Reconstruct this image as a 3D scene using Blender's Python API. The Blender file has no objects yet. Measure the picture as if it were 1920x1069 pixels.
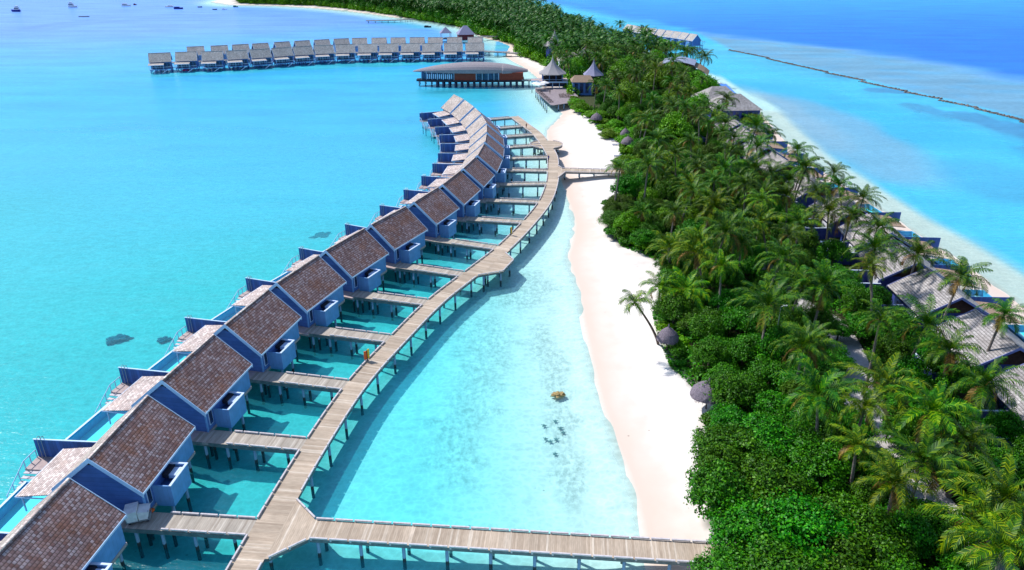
import bpy, math, random
import numpy as np
from mathutils import Vector, Matrix
random.seed(7); RNG = np.random.default_rng(7)
sc = bpy.context.scene
COL = sc.collection
PI = math.pi
# ------------------------------------------------------------------ camera maths
FPX, YH, HC = 1400.0, -105.0, 52.4
TH = math.atan((534.5 - YH) / FPX)
def g(px, py, z=0.0):
    x = (px - 960) / FPX; y = (py - 534.5) / FPX
    dy = math.cos(TH) - y * math.sin(TH); dz = -math.sin(TH) - y * math.cos(TH)
    t = (HC - z) / (-dz)
    return (x * t, dy * t)
def proj(X, Y, Z):
    zc = Y * math.cos(TH) - (Z - HC) * math.sin(TH); yc = Y * math.sin(TH) + (Z - HC) * math.cos(TH)
    return (960 + FPX * X / zc, 534.5 - FPX * yc / zc)
def frange(a, b, n): return [a + (b - a) * i / (n - 1) for i in range(n)]
# ------------------------------------------------------------------ mesh builder
class MB:
    def __init__(s): s.v = []; s.f = []; s.uv = []; s.mi = []
    def face(s, pts, uv=None, mi=0):
        n = len(s.v); s.v += [tuple(p) for p in pts]; s.f.append(tuple(range(n, n + len(pts))))
        s.uv.append(uv if uv else [(0, 0)] * len(pts)); s.mi.append(mi); return s
    def hexa(s, b, t, mi=0):      # bottom 4, top 4 (ccw from above)
        n = len(s.v); s.v += [tuple(p) for p in b] + [tuple(p) for p in t]
        F = [(3, 2, 1, 0), (4, 5, 6, 7)] + [(i, (i + 1) % 4, 4 + (i + 1) % 4, 4 + i) for i in range(4)]
        for f in F:
            s.f.append(tuple(n + i for i in f)); s.uv.append([(0, 0)] * 4); s.mi.append(mi)
        return s
    def box(s, x0, x1, y0, y1, z0, z1, mi=0):
        c = [(x0, y0), (x1, y0), (x1, y1), (x0, y1)]
        return s.hexa([(x, y, z0) for x, y in c], [(x, y, z1) for x, y in c], mi)
    def obox(s, c, d, hl, hw, z0, z1, mi=0):   # oriented box: centre, unit dir, half length, half width
        n = (-d[1], d[0]); q = []
        for a, b in ((-1, -1), (1, -1), (1, 1), (-1, 1)):
            q.append((c[0] + d[0] * hl * a + n[0] * hw * b, c[1] + d[1] * hl * a + n[1] * hw * b))
        return s.hexa([(x, y, z0) for x, y in q], [(x, y, z1) for x, y in q], mi)
    def slab(s, q, th, mi=0):      # quad ccw from above, thickness down
        a = [Vector(p) for p in q]; n = (a[1] - a[0]).cross(a[2] - a[0]).normalized()
        return s.hexa([tuple(p - n * th) for p in a], [tuple(p) for p in a], mi)
    def prism(s, poly, z0, z1, mi=0):
        n = len(poly); k = len(s.v)
        s.v += [(x, y, z0) for x, y in poly] + [(x, y, z1) for x, y in poly]
        F = [tuple(k + n + i for i in range(n)), tuple(k + n - 1 - i for i in range(n))]
        F += [(k + i, k + (i + 1) % n, k + n + (i + 1) % n, k + n + i) for i in range(n)]
        for f in F: s.f.append(f); s.uv.append([(s.v[i][0], s.v[i][1]) for i in f]); s.mi.append(mi)
        return s
    def cyl(s, p0, p1, r0, r1=None, n=8, mi=0, caps=True):
        r1 = r0 if r1 is None else r1
        p0 = Vector(p0); p1 = Vector(p1); d = (p1 - p0).normalized()
        a = d.orthogonal().normalized(); b = d.cross(a); k = len(s.v)
        for p, r in ((p0, r0), (p1, r1)):
            for i in range(n):
                t = 2 * PI * i / n; s.v.append(tuple(p + a * r * math.cos(t) + b * r * math.sin(t)))
        F = [(k + i, k + (i + 1) % n, k + n + (i + 1) % n, k + n + i) for i in range(n)]
        if caps: F += [tuple(k + n - 1 - i for i in range(n)), tuple(k + n + i for i in range(n))]
        for f in F: s.f.append(f); s.uv.append([(0, 0)] * len(f)); s.mi.append(mi)
        return s
    def tube(s, pts, r, n=6, mi=0):
        for a, b in zip(pts[:-1], pts[1:]): s.cyl(a, b, r, r, n, mi)
        return s
    def lathe(s, prof, c=(0, 0), n=24, mi=0, rot=0, sx=1, sy=1):
        k = len(s.v)
        for r, z in prof:
            for i in range(n):
                t = 2 * PI * i / n + rot; s.v.append((c[0] + sx * r * math.cos(t), c[1] + sy * r * math.sin(t), z))
        for j in range(len(prof) - 1):
            for i in range(n):
                f = (k + j * n + i, k + j * n + (i + 1) % n, k + (j + 1) * n + (i + 1) % n, k + (j + 1) * n + i)
                s.f.append(f); s.uv.append([(0, 0)] * 4); s.mi.append(mi)
        return s
    def build(s, name, mat, parent=None, smooth=False):
        me = bpy.data.meshes.new(name); me.from_pydata(s.v, [], s.f)
        uvl = me.uv_layers.new(name='UVMap')
        uvl.data.foreach_set('uv', np.array([c for u in s.uv for c in u], dtype=np.float32).ravel())
        for m in (mat if isinstance(mat, (list, tuple)) else [mat]): me.materials.append(m)
        me.polygons.foreach_set('material_index', s.mi)
        if smooth: me.polygons.foreach_set('use_smooth', [True] * len(s.f))
        me.update()
        return link(name, me, parent)
def link(name, data, parent=None):
    o = bpy.data.objects.new(name, data); COL.objects.link(o)
    if parent is not None: o.parent = parent
    return o
def np_mesh(name, V, Fq, mats, smooth=False, mi=None):
    me = bpy.data.meshes.new(name); nv = len(V); nf = len(Fq); k = Fq.shape[1]
    me.vertices.add(nv); me.vertices.foreach_set('co', V.astype(np.float32).ravel())
    me.loops.add(nf * k); me.loops.foreach_set('vertex_index', Fq.astype(np.int32).ravel())
    me.polygons.add(nf); me.polygons.foreach_set('loop_start', np.arange(0, nf * k, k, dtype=np.int32))
    me.polygons.foreach_set('loop_total', np.full(nf, k, dtype=np.int32))
    for m in mats: me.materials.append(m)
    if mi is not None: me.polygons.foreach_set('material_index', mi.astype(np.int32))
    if smooth: me.polygons.foreach_set('use_smooth', np.ones(nf, dtype=bool))
    me.update(calc_edges=True); me.validate()
    return me
def empty(name, loc=(0, 0, 0), rz=0.0):
    o = bpy.data.objects.new(name, None); COL.objects.link(o); o.location = loc; o.rotation_euler = (0, 0, rz)
    o.empty_display_size = 0.5
    return o
def tag(o, label=None, cat=None, group=None, kind=None):
    if label: o['label'] = label
    if cat: o['category'] = cat
    if group: o['group'] = group
    if kind: o['kind'] = kind
    return o
KIDS = {}
def copy_tree(o, parent=None):
    c = o.copy(); COL.objects.link(c)
    if parent is not None: c.parent = parent
    for ch in kids(o): copy_tree(ch, c)
    return c
def kids(o):
    if o.name not in KIDS: KIDS[o.name] = list(o.children)
    return KIDS[o.name]
ORD = ['zeroth', 'first', 'second', 'third', 'fourth', 'fifth', 'sixth', 'seventh', 'eighth', 'ninth', 'tenth', 'eleventh', 'twelfth',
       'thirteenth', 'fourteenth', 'fifteenth', 'sixteenth', 'seventeenth', 'eighteenth', 'nineteenth', 'twentieth']
def ordn(i):
    if i <= 20: return ORD[i]
    t, u = divmod(i, 10)
    T = {2: 'twenty', 3: 'thirty', 4: 'forty', 5: 'fifty', 6: 'sixty', 7: 'seventy'}[t]
    return (T + '-' + ORD[u]) if u else T[:-1] + 'ieth'
# ------------------------------------------------------------------ materials
def mat(name):
    m = bpy.data.materials.new(name); m.use_nodes = True; nt = m.node_tree
    b = nt.nodes['Principled BSDF']; return m, nt, b
def N(nt, t, **kw):
    n = nt.nodes.new(t)
    for k, v in kw.items(): setattr(n, k, v)
    return n
def L(nt, a, b): nt.links.new(a, b)
def rgb(c): return (c[0], c[1], c[2], 1)
def noise(nt, scale, detail=3, coord='Object', rough=.5, vec=None, mscale=None):
    n = N(nt, 'ShaderNodeTexNoise'); n.inputs['Scale'].default_value = scale; n.inputs['Detail'].default_value = detail
    n.inputs['Roughness'].default_value = rough
    if vec is None:
        tc = N(nt, 'ShaderNodeTexCoord'); vec = tc.outputs[coord]
    if mscale:
        mp = N(nt, 'ShaderNodeMapping'); mp.inputs['Scale'].default_value = mscale; L(nt, vec, mp.inputs['Vector']); vec = mp.outputs[0]
    L(nt, vec, n.inputs['Vector']); return n
def ramp(nt, fac, stops):
    r = N(nt, 'ShaderNodeValToRGB'); e = r.color_ramp.elements
    while len(e) < len(stops): e.new(0.5)
    for i, (p, c) in enumerate(stops): e[i].position = p; e[i].color = rgb(c) if not isinstance(c, float) else (c, c, c, 1)
    L(nt, fac, r.inputs[0]); return r
def mix(nt, fac, a, b, bt='MIX'):
    m = N(nt, 'ShaderNodeMix', data_type='RGBA', blend_type=bt)
    if isinstance(fac, (int, float)): m.inputs[0].default_value = fac
    else: L(nt, fac, m.inputs[0])
    for s, v in ((6, a), (7, b)):
        if isinstance(v, tuple): m.inputs[s].default_value = rgb(v)
        else: L(nt, v, m.inputs[s])
    return m.outputs[2]
def math_(nt, op, a, b=None, clamp=False):
    m = N(nt, 'ShaderNodeMath', operation=op, use_clamp=clamp)
    for i, v in enumerate((a, b)):
        if v is None: continue
        if isinstance(v, (int, float)): m.inputs[i].default_value = v
        else: L(nt, v, m.inputs[i])
    return m.outputs[0]
def bump(nt, b, h, strength, dist=.05):
    n = N(nt, 'ShaderNodeBump'); n.inputs['Strength'].default_value = strength; n.inputs['Distance'].default_value = dist
    L(nt, h, n.inputs['Height']); L(nt, n.outputs[0], b.inputs['Normal']); return n
def simple(name, c, rough=.6, c2=None, scale=2.0, spec=.3, bmp=0, metal=0):
    m, nt, b = mat(name); b.inputs['Roughness'].default_value = rough; b.inputs['Specular IOR Level'].default_value = spec
    b.inputs['Metallic'].default_value = metal
    n = noise(nt, scale, 4)
    c2 = c2 or tuple(x * .78 for x in c)
    r = ramp(nt, n.outputs[0], [(.32, c2), (.66, c)]); L(nt, r.outputs[0], b.inputs['Base Color'])
    if bmp: bump(nt, b, n.outputs[0], bmp)
    return m
def roof_mat(name, ca, cb, cred, cgrey, wx=.42, wy=.21, red=.6):
    m, nt, b = mat(name)
    tc = N(nt, 'ShaderNodeTexCoord'); oi = N(nt, 'ShaderNodeObjectInfo')
    mp = N(nt, 'ShaderNodeMapping'); mp.inputs['Scale'].default_value = (1, 1.28, 0); L(nt, tc.outputs['Object'], mp.inputs['Vector'])
    off = N(nt, 'ShaderNodeVectorMath', operation='SCALE'); off.inputs[0].default_value = (13.65, 27.3, 5)
    L(nt, oi.outputs['Random'], off.inputs['Scale'])
    ad = N(nt, 'ShaderNodeVectorMath', operation='ADD'); L(nt, mp.outputs[0], ad.inputs[0]); L(nt, off.outputs[0], ad.inputs[1])
    br = N(nt, 'ShaderNodeTexBrick'); br.offset = .5
    br.inputs['Scale'].default_value = 1; br.inputs['Brick Width'].default_value = wx; br.inputs['Row Height'].default_value = wy
    br.inputs['Mortar Size'].default_value = .03; br.inputs['Mortar Smooth'].default_value = .3
    br.inputs['Color1'].default_value = (0, 0, 0, 1); br.inputs['Color2'].default_value = (1, 1, 1, 1); br.inputs['Mortar'].default_value = (.3, .3, .3, 1)
    L(nt, ad.outputs[0], br.inputs['Vector'])
    base = ramp(nt, br.outputs['Color'], [(.1, ca), (.55, cb), (.97, cgrey)])
    n = noise(nt, .55, 4, vec=ad.outputs[0]); nr = ramp(nt, n.outputs[0], [(.47, 0.0), (.68, 1.0)])
    f = math_(nt, 'MULTIPLY', nr.outputs[0], red)
    c = mix(nt, f, base.outputs[0], cred)
    wn = N(nt, 'ShaderNodeTexWhiteNoise', noise_dimensions='2D')
    sn = N(nt, 'ShaderNodeVectorMath', operation='SNAP'); L(nt, ad.outputs[0], sn.inputs[0]); sn.inputs[1].default_value = (wx / 2, wy, 1)
    L(nt, sn.outputs[0], wn.inputs['Vector'])
    v = math_(nt, 'MULTIPLY_ADD', wn.outputs['Value'], .34); nt.nodes[-1].inputs[2].default_value = .84
    c = mix(nt, 1.0, c, v, 'MULTIPLY')
    n4 = noise(nt, .35, 3, vec=ad.outputs[0]); r4 = ramp(nt, n4.outputs[0], [(.3, .85), (.75, 1.15)]); c = mix(nt, 1.0, c, r4.outputs[0], 'MULTIPLY')
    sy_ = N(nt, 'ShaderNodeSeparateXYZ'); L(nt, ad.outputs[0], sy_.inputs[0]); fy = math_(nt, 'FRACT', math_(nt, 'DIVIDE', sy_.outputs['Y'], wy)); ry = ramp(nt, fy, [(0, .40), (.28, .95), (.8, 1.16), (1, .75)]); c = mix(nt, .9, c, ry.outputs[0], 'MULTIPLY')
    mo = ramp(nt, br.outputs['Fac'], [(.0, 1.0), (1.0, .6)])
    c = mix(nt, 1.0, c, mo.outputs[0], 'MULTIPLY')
    L(nt, c, b.inputs['Base Color']); b.inputs['Roughness'].default_value = .75; b.inputs['Specular IOR Level'].default_value = .25
    h = math_(nt, 'SUBTRACT', wn.outputs['Value'], math_(nt, 'MULTIPLY', br.outputs['Fac'], 1.5))
    bump(nt, b, h, .22, .04)
    return m
def board_mat(name, c, wid=.18, axis='X', dark=.6, jit=.25, rough=.6):
    m, nt, b = mat(name); tc = N(nt, 'ShaderNodeTexCoord'); sp = N(nt, 'ShaderNodeSeparateXYZ'); L(nt, tc.outputs['Object'], sp.inputs[0])
    s = math_(nt, 'ADD', sp.outputs['X'], math_(nt, 'MULTIPLY', sp.outputs['Y'], 1.0)) if axis == 'XY' else sp.outputs[axis]
    d = math_(nt, 'DIVIDE', s, wid); fr = math_(nt, 'FRACT', d); fl = math_(nt, 'FLOOR', d)
    wn = N(nt, 'ShaderNodeTexWhiteNoise', noise_dimensions='1D'); L(nt, fl, wn.inputs['W'])
    v = math_(nt, 'MULTIPLY_ADD', wn.outputs['Value'], jit); nt.nodes[-1].inputs[2].default_value = 1 - jit
    n = noise(nt, 1.3, 4); r = ramp(nt, n.outputs[0], [(.3, tuple(x * .82 for x in c)), (.7, c)])
    gap = ramp(nt, fr, [(0, dark), (.07, 1.0), (.93, 1.0), (1, dark)])
    cc = mix(nt, 1.0, mix(nt, 1.0, r.outputs[0], v, 'MULTIPLY'), gap.outputs[0], 'MULTIPLY')
    L(nt, cc, b.inputs['Base Color']); b.inputs['Roughness'].default_value = rough; b.inputs['Specular IOR Level'].default_value = .3
    bump(nt, b, gap.outputs[0], .4, .02)
    return m
def deck_mat(name, ca, cb, cc, wid=.19):
    m, nt, b = mat(name); tc = N(nt, 'ShaderNodeTexCoord'); sp = N(nt, 'ShaderNodeSeparateXYZ'); L(nt, tc.outputs['UV'], sp.inputs[0])
    d = math_(nt, 'DIVIDE', sp.outputs['X'], wid); fr = math_(nt, 'FRACT', d); fl = math_(nt, 'FLOOR', d)
    wn = N(nt, 'ShaderNodeTexWhiteNoise', noise_dimensions='1D'); L(nt, fl, wn.inputs['W'])
    r = ramp(nt, wn.outputs['Value'], [(0, ca), (.45, cb), (.8, cb), (1, cc)])
    fl2 = math_(nt, 'FLOOR', math_(nt, 'DIVIDE', sp.outputs['X'], wid * 7)); w2 = N(nt, 'ShaderNodeTexWhiteNoise', noise_dimensions='1D'); L(nt, fl2, w2.inputs['W'])
    v2 = math_(nt, 'MULTIPLY_ADD', w2.outputs['Value'], .22); nt.nodes[-1].inputs[2].default_value = .86
    n = noise(nt, 1.0, 5, vec=tc.outputs['UV'], mscale=(9, 1.2, 1)); rr = ramp(nt, n.outputs[0], [(.3, .8), (.7, 1.08)])
    n3 = noise(nt, .25, 3, vec=tc.outputs['UV']); r3 = ramp(nt, n3.outputs[0], [(.35, .88), (.65, 1.05)])
    gap = ramp(nt, fr, [(0, .45), (.06, 1.0), (.94, 1.0), (1, .45)])
    c = mix(nt, 1.0, r.outputs[0], v2, 'MULTIPLY'); c = mix(nt, 1.0, c, rr.outputs[0], 'MULTIPLY'); c = mix(nt, 1.0, c, r3.outputs[0], 'MULTIPLY')
    c = mix(nt, .8, c, gap.outputs[0], 'MULTIPLY')
    L(nt, c, b.inputs['Base Color']); b.inputs['Roughness'].default_value = .8; b.inputs['Specular IOR Level'].default_value = .2
    return m
def leaf_mat(name, cd, cm, cl, nscale=.5, transl=.10):
    m, nt, b = mat(name); ge = N(nt, 'ShaderNodeNewGeometry'); oi = N(nt, 'ShaderNodeObjectInfo')
    r = ramp(nt, ge.outputs['Random Per Island'], [(0, cd), (.5, cm), (1, cl)])
    n = noise(nt, nscale, 3); r2 = ramp(nt, n.outputs[0], [(.3, .72), (.7, 1.25)])
    c = mix(nt, 1.0, r.outputs[0], r2.outputs[0], 'MULTIPLY')
    hs = N(nt, 'ShaderNodeHueSaturation')
    h = math_(nt, 'MULTIPLY_ADD', oi.outputs['Random'], .042); nt.nodes[-1].inputs[2].default_value = .487
    vv = math_(nt, 'MULTIPLY_ADD', oi.outputs['Random'], .5); nt.nodes[-1].inputs[2].default_value = .75
    hs.inputs['Saturation'].default_value = 1.08; L(nt, h, hs.inputs['Hue']); L(nt, vv, hs.inputs['Value']); L(nt, c, hs.inputs['Color'])
    L(nt, hs.outputs[0], b.inputs['Base Color']); b.inputs['Roughness'].default_value = .5; b.inputs['Specular IOR Level'].default_value = .22
    tr = N(nt, 'ShaderNodeBsdfTranslucent'); L(nt, hs.outputs[0], tr.inputs['Color'])
    ms = N(nt, 'ShaderNodeMixShader'); ms.inputs[0].default_value = transl
    L(nt, b.outputs[0], ms.inputs[1]); L(nt, tr.outputs[0], ms.inputs[2]); L(nt, ms.outputs[0], nt.nodes['Material Output'].inputs[0])
    return m
M = {}
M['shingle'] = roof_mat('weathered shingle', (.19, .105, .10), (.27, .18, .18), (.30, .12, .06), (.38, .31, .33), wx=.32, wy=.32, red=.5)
M['shingle_sunlit'] = roof_mat('sunlit grey shingle', (.34, .28, .25), (.46, .39, .35), (.44, .33, .27), (.62, .54, .50), wx=.40, wy=.32, red=.4)  # grey shingle with the seaward slope's sunlight put into its colour
M['shingle_pale'] = roof_mat('pale shingle', (.44, .35, .33), (.60, .50, .47), (.54, .40, .34), (.76, .68, .64), wx=.5, wy=.32, red=.5)
M['shingle_far'] = roof_mat('grey shingle', (.38, .355, .34), (.50, .465, .44), (.44, .39, .36), (.64, .60, .57), wx=.5, wy=.25, red=.5)
M['shingle_east'] = roof_mat('grey brown shingle', (.30, .28, .28), (.34, .32, .32), (.30, .27, .26), (.42, .40, .40), wx=.5, wy=.4, red=.5)
M['thatch'] = simple('thatch', (.24, .20, .24), .9, (.10, .085, .105), 9, .1, .5)
M['thatch_pale'] = simple('pale thatch', (.52, .47, .45), .9, (.34, .30, .30), 5, .1, .5)
M['thatch_spa'] = simple('spa thatch', (.34, .31, .33), .9, (.22, .20, .23), 3, .1, .4)
M['thatch_hat'] = simple('hat thatch', (.40, .38, .39), .9, (.27, .25, .27), 10, .1, .4)
M['thatch_blue'] = simple('slate roof', (.30, .30, .42), .8, (.17, .17, .28), 6, .2, .4)
M['thatch_brown'] = simple('brown thatch', (.36, .27, .20), .9, (.22, .15, .11), 6, .1, .4)
M['slate'] = simple('metal roof', (.30, .34, .46), .5, (.24, .27, .38), 1, .4)
M['wall'] = board_mat('blue painted boards', (.085, .20, .52), .5, 'Z', .70, .16)
M['wall_pale'] = board_mat('pale blue boards', (.16, .38, .74), .5, 'XY', .85, .08)
M['fence'] = board_mat('blue fence boards', (.055, .14, .46), .4, 'Y', .5, .3)
M['trim_east'] = simple('violet grey trim', (.20, .23, .50), .6, (.16, .19, .44), 2)
M['wall_east'] = simple('indigo wall', (.065, .090, .33), .6, (.035, .055, .26), 1.5)
M['gable_brown'] = simple('brown gable lining', (.10, .045, .035), .8, (.06, .028, .022), 3)
M['trim'] = simple('pale trim paint', (.52, .70, .92), .5, (.44, .62, .86), 3)
M['white'] = simple('white paint', (.72, .74, .80), .5, (.62, .65, .74), 3)
M['coping'] = simple('white coping', (.60, .72, .90), .5, (.5, .62, .84), 3)
M['glass'], _nt, _b = mat('dark glass'); _b.inputs['Base Color'].default_value = (.015, .03, .08, 1); _b.inputs['Roughness'].default_value = .08
_n = noise(_nt, .8, 2); _r = ramp(_nt, _n.outputs[0], [(.4, (.01, .02, .06)), (.6, (.03, .06, .16))]); L(_nt, _r.outputs[0], _b.inputs['Base Color'])
M['dark'] = simple('dark timber', (.035, .035, .05), .8, (.02, .02, .03), 3)
M['beam'] = simple('weathered beam', (.17, .20, .21), .85, (.10, .13, .14), 2.5)
M['kerb'] = simple('bleached kerb timber', (.62, .58, .60), .8, (.46, .43, .46), 3)
M['deck'] = deck_mat('boardwalk planks', (.42, .33, .25), (.52, .42, .325), (.66, .57, .47))
M['deck2'] = deck_mat('jetty planks', (.36, .31, .26), (.46, .41, .35), (.60, .55, .48))
M['deckp'] = simple('villa deck', (.48, .38, .36), .8, (.36, .28, .28), 2)
M['deckr'] = simple('dark sun deck', (.30, .25, .26), .8, (.22, .18, .20), 1.5)
M['red'] = simple('red brown cladding', (.27, .05, .028), .7, (.20, .036, .022), 2)
M['trunk'] = simple('palm trunk', (.24, .21, .19), .9, (.13, .11, .10), 6, .1, .4)
M['bark'] = simple('bark', (.13, .10, .08), .9, (.07, .055, .045), 6, .1, .4)
def post_mat():
    m, nt, b = mat('piling'); ge = N(nt, 'ShaderNodeNewGeometry'); sp = N(nt, 'ShaderNodeSeparateXYZ'); L(nt, ge.outputs['Position'], sp.inputs[0])
    n = noise(nt, 3, 3); z = math_(nt, 'ADD', sp.outputs['Z'], math_(nt, 'MULTIPLY', n.outputs[0], .3))
    r = ramp(nt, z, [(.55, (.022, .035, .045)), (.68, (.24, .40, .58))]); L(nt, r.outputs[0], b.inputs['Base Color']); b.inputs['Roughness'].default_value = .7
    return m
M['post'] = post_mat(); M['pile'] = simple('dark pile', (.05, .07, .14), .8)
M['leaf'] = leaf_mat('broad leaf', (.016, .090, .002), (.042, .175, .003), (.10, .28, .008))
M['leafb'] = leaf_mat('bright leaf', (.06, .18, .002), (.13, .30, .003), (.22, .41, .007))
M['leafo'] = leaf_mat('olive leaf', (.028, .085, .008), (.065, .15, .012), (.12, .22, .025))
M['frond'] = leaf_mat('palm frond', (.009, .048, .002), (.034, .120, .003), (.150, .235, .010))
M['frondy'] = leaf_mat('yellow green frond', (.016, .072, .002), (.062, .160, .003), (.26, .33, .015))
M['frondd'] = leaf_mat('far palm frond', (.008, .045, .004), (.026, .095, .007), (.10, .19, .025), nscale=.08)
M['dead'] = leaf_mat('dry frond', (.12, .07, .02), (.22, .13, .035), (.32, .21, .06))
M['creeper'] = leaf_mat('beach creeper', (.08, .22, .003), (.14, .34, .004), (.24, .44, .008), nscale=.2)
M['orange'] = simple('orange cloth', (.75, .14, .03), .7); M['yellow'] = simple('yellow cloth', (.75, .55, .05), .7)
M['pink'] = simple('pink plastic', (.85, .10, .42), .4); M['skin'] = simple('skin', (.35, .2, .14), .6)
M['maroon'] = simple('dark red cloth', (.22, .03, .03), .8); M['navy'] = simple('navy paint', (.015, .03, .28), .4)
M['teal'] = simple('teal paint', (.03, .22, .25), .5); M['canvas'] = simple('white canvas', (.80, .80, .82), .8)
M['steel'] = simple('grey steel', (.35, .40, .45), .4, None, 2, .5, 0, .6)
M['rock'] = simple('breakwater rock', (.26, .22, .20), .9, (.15, .125, .115), 2.2, .2, .8)
M['rockgold'] = simple('golden rock', (.45, .33, .14), .9, (.28, .20, .10), 3, .2, .8)
M['coral'] = simple('coral', (.16, .30, .30), .9, (.11, .23, .24), 3, .2, .8)
M['poolbed'] = simple('pool tiles', (.22, .85, .92), .5, (.18, .78, .86), 4)
M['poolwall'] = simple('pool wall', (.10, .42, .66), .5, (.08, .36, .60), 3)  # deeper blue carries the shade on the pool's inner wall face
M['bluepool'] = simple('deep blue pool tiles', (.05, .20, .62), .4, (.04, .17, .56), 3)
M['wicker'] = simple('dark wicker', (.10, .06, .05), .8, (.06, .04, .03), 8)
# ------------------------------------------------------------------ fields
def seg_dist(X, Y, pts):
    D = np.full(X.shape, 1e9)
    for (x0, y0), (x1, y1) in zip(pts[:-1], pts[1:]):
        dx, dy = x1 - x0, y1 - y0; l = dx * dx + dy * dy + 1e-9
        t = np.clip(((X - x0) * dx + (Y - y0) * dy) / l, 0, 1)
        D = np.minimum(D, np.hypot(X - x0 - t * dx, Y - y0 - t * dy))
    return D
def inside(X, Y, pts):
    c = np.zeros(X.shape, bool); n = len(pts)
    for i in range(n):
        x0, y0 = pts[i]; x1, y1 = pts[(i + 1) % n]
        if y0 == y1: continue
        k = ((y0 > Y) != (y1 > Y)) & (X < (x1 - x0) * (Y - y0) / (y1 - y0) + x0); c ^= k
    return c
def sdist(X, Y, poly):
    d = seg_dist(X, Y, list(poly) + [poly[0]]); return np.where(inside(X, Y, poly), d, -d)
def vnoise(X, Y, s, seed=0):
    r = np.random.default_rng(seed).random((256, 256)); x = X / s + 1000; y = Y / s + 1000
    xi = np.floor(x).astype(int); yi = np.floor(y).astype(int); fx = x - xi; fy = y - yi
    fx = fx * fx * (3 - 2 * fx); fy = fy * fy * (3 - 2 * fy)
    a = r[xi % 256, yi % 256]; b = r[(xi + 1) % 256, yi % 256]; c = r[xi % 256, (yi + 1) % 256]; d = r[(xi + 1) % 256, (yi + 1) % 256]
    return (a * (1 - fx) + b * fx) * (1 - fy) + (c * (1 - fx) + d * fx) * fy
def sstep(a, b, x):
    t = np.clip((x - a) / (b - a), 0, 1); return t * t * (3 - 2 * t)
WPX = [(1262, 1400), (1212, 1069), (1200, 1010), (1188, 950), (1171, 892), (1149, 838), (1121, 757), (1107, 695), (1098, 650), (1088, 600), (1080, 545),
       (1068, 510), (1060, 482), (1070, 450), (1074, 420), (1066, 390), (1058, 366), (1054, 346), (1045, 318), (1038, 296), (1030, 275), (1022, 255), (1024, 240), (1040, 228), (1052, 214), (1044, 202),
       (1030, 185), (1018, 168), (1010, 152), (990, 132), (965, 118), (948, 108), (948, 97), (956, 88), (940, 80), (915, 74), (890, 66), (868, 55), (840, 47),
       (805, 41), (770, 36), (735, 33), (690, 26), (640, 20), (590, 15.5), (520, 11.5), (460, 10), (425, 9.5)]
WEST = [g(a, b, 0) for a, b in WPX]
EAST = [(-300, 790), (-330, 950), (-120, 960), (-20, 800), (18, 660), (40, 580), (54, 500), (66, 430), (76, 380), (84, 335), (86, 300), (87, 270), (83, 240), (79, 205),
        (79, 180), (80.5, 156), (81.5, 130), (82, 109), (79, 80), (78, 60), (78, 20), (36, 10)]
ISLE = WEST + EAST
VPX = [(1400, 1400), (1395, 1080), (1345, 1000), (1320, 930), (1315, 880), (1330, 800), (1345, 760), (1310, 735), (1262, 690), (1240, 640), (1228, 590), (1245, 560),
       (1250, 520), (1240, 492), (1205, 478), (1150, 455), (1130, 415), (1140, 380), (1185, 352), (1205, 335), (1160, 318), (1166, 285), (1160, 262), (1148, 240), (1128, 236),
       (1110, 222), (1085, 208), (1070, 196), (1062, 180), (1055, 160), (1040, 148), (1028, 128), (1010, 118), (985, 108), (965, 100), (972, 92), (960, 82), (935, 74),
       (908, 66), (880, 57), (858, 48), (820, 41), (780, 35), (735, 28), (690, 21.5), (640, 15.5), (590, 11), (520, 8), (462, 6.5), (445, 6)]
VW = [g(a, b, 1.0) for a, b in VPX]
VEG = VW + [(-292, 840), (-300, 930), (-125, 940), (-30, 790), (8, 650), (30, 575), (45, 500), (57, 430), (66, 380), (74, 335), (76, 305), (72, 270), (68, 240), (70, 205),
            (71, 180), (72, 156), (73, 130), (74, 109), (72, 80), (70, 60), (70, 30)]
JP = [(482, 974), (576, 823), (654, 714), (734, 629), (803, 562), (871, 510), (934, 461), (982, 413), (1011, 376), (1024, 342), (1026, 318), (1025, 293), (1012, 270), (997, 251), (976, 235), (955, 219)]
J = [(-26.6, 30.0), (-25.6, 42.8)] + [g(a, b, 2.4) for a, b in JP]
J.append((J[-1][0] - 4.5, J[-1][1] + 12))
PK = [g(a, b, 9.1) for a, b in [(164.8, 860), (303, 713), (421.3, 608.4), (518.5, 530), (610.7, 469.5), (695.8, 421), (776.3, 378.5), (829.5, 345.7), (868.6, 315.4), (895, 291), (909, 266), (912.4, 247.7), (911.6, 230.8), (901.5, 214), (888, 200.5), (868.6, 186.2), (852, 178)]]
PK = [(-40.4, 42.7)] + PK
def smooth_path(P, it=1):
    for _ in range(it):
        Q = [P[0]]
        for a, b, c in zip(P[:-2], P[1:-1], P[2:]): Q.append(((a[0] + 2 * b[0] + c[0]) / 4, (a[1] + 2 * b[1] + c[1]) / 4))
        P = Q + [P[-1]]
    return P
def spline(P, step=1.0):
    out = []; n = len(P)
    for i in range(n - 1):
        p0 = P[max(i - 1, 0)]; p1 = P[i]; p2 = P[i + 1]; p3 = P[min(i + 2, n - 1)]
        k = max(1, int(math.hypot(p2[0] - p1[0], p2[1] - p1[1]) / step))
        for j in range(k):
            t = j / k
            out.append(tuple(.5 * ((2 * p1[c]) + (-p0[c] + p2[c]) * t + (2 * p0[c] - 5 * p1[c] + 4 * p2[c] - p3[c]) * t * t + (-p0[c] + 3 * p1[c] - 3 * p2[c] + p3[c]) * t ** 3) for c in (0, 1)))
    out.append(P[-1]); return out
BWK = [g(*q, 0) for q in [(1366, 94), (1440, 110), (1530, 130), (1620, 151), (1700, 171), (1766, 186), (1835, 203), (1920, 225), (2050, 262), (2250, 330)]]
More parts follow.
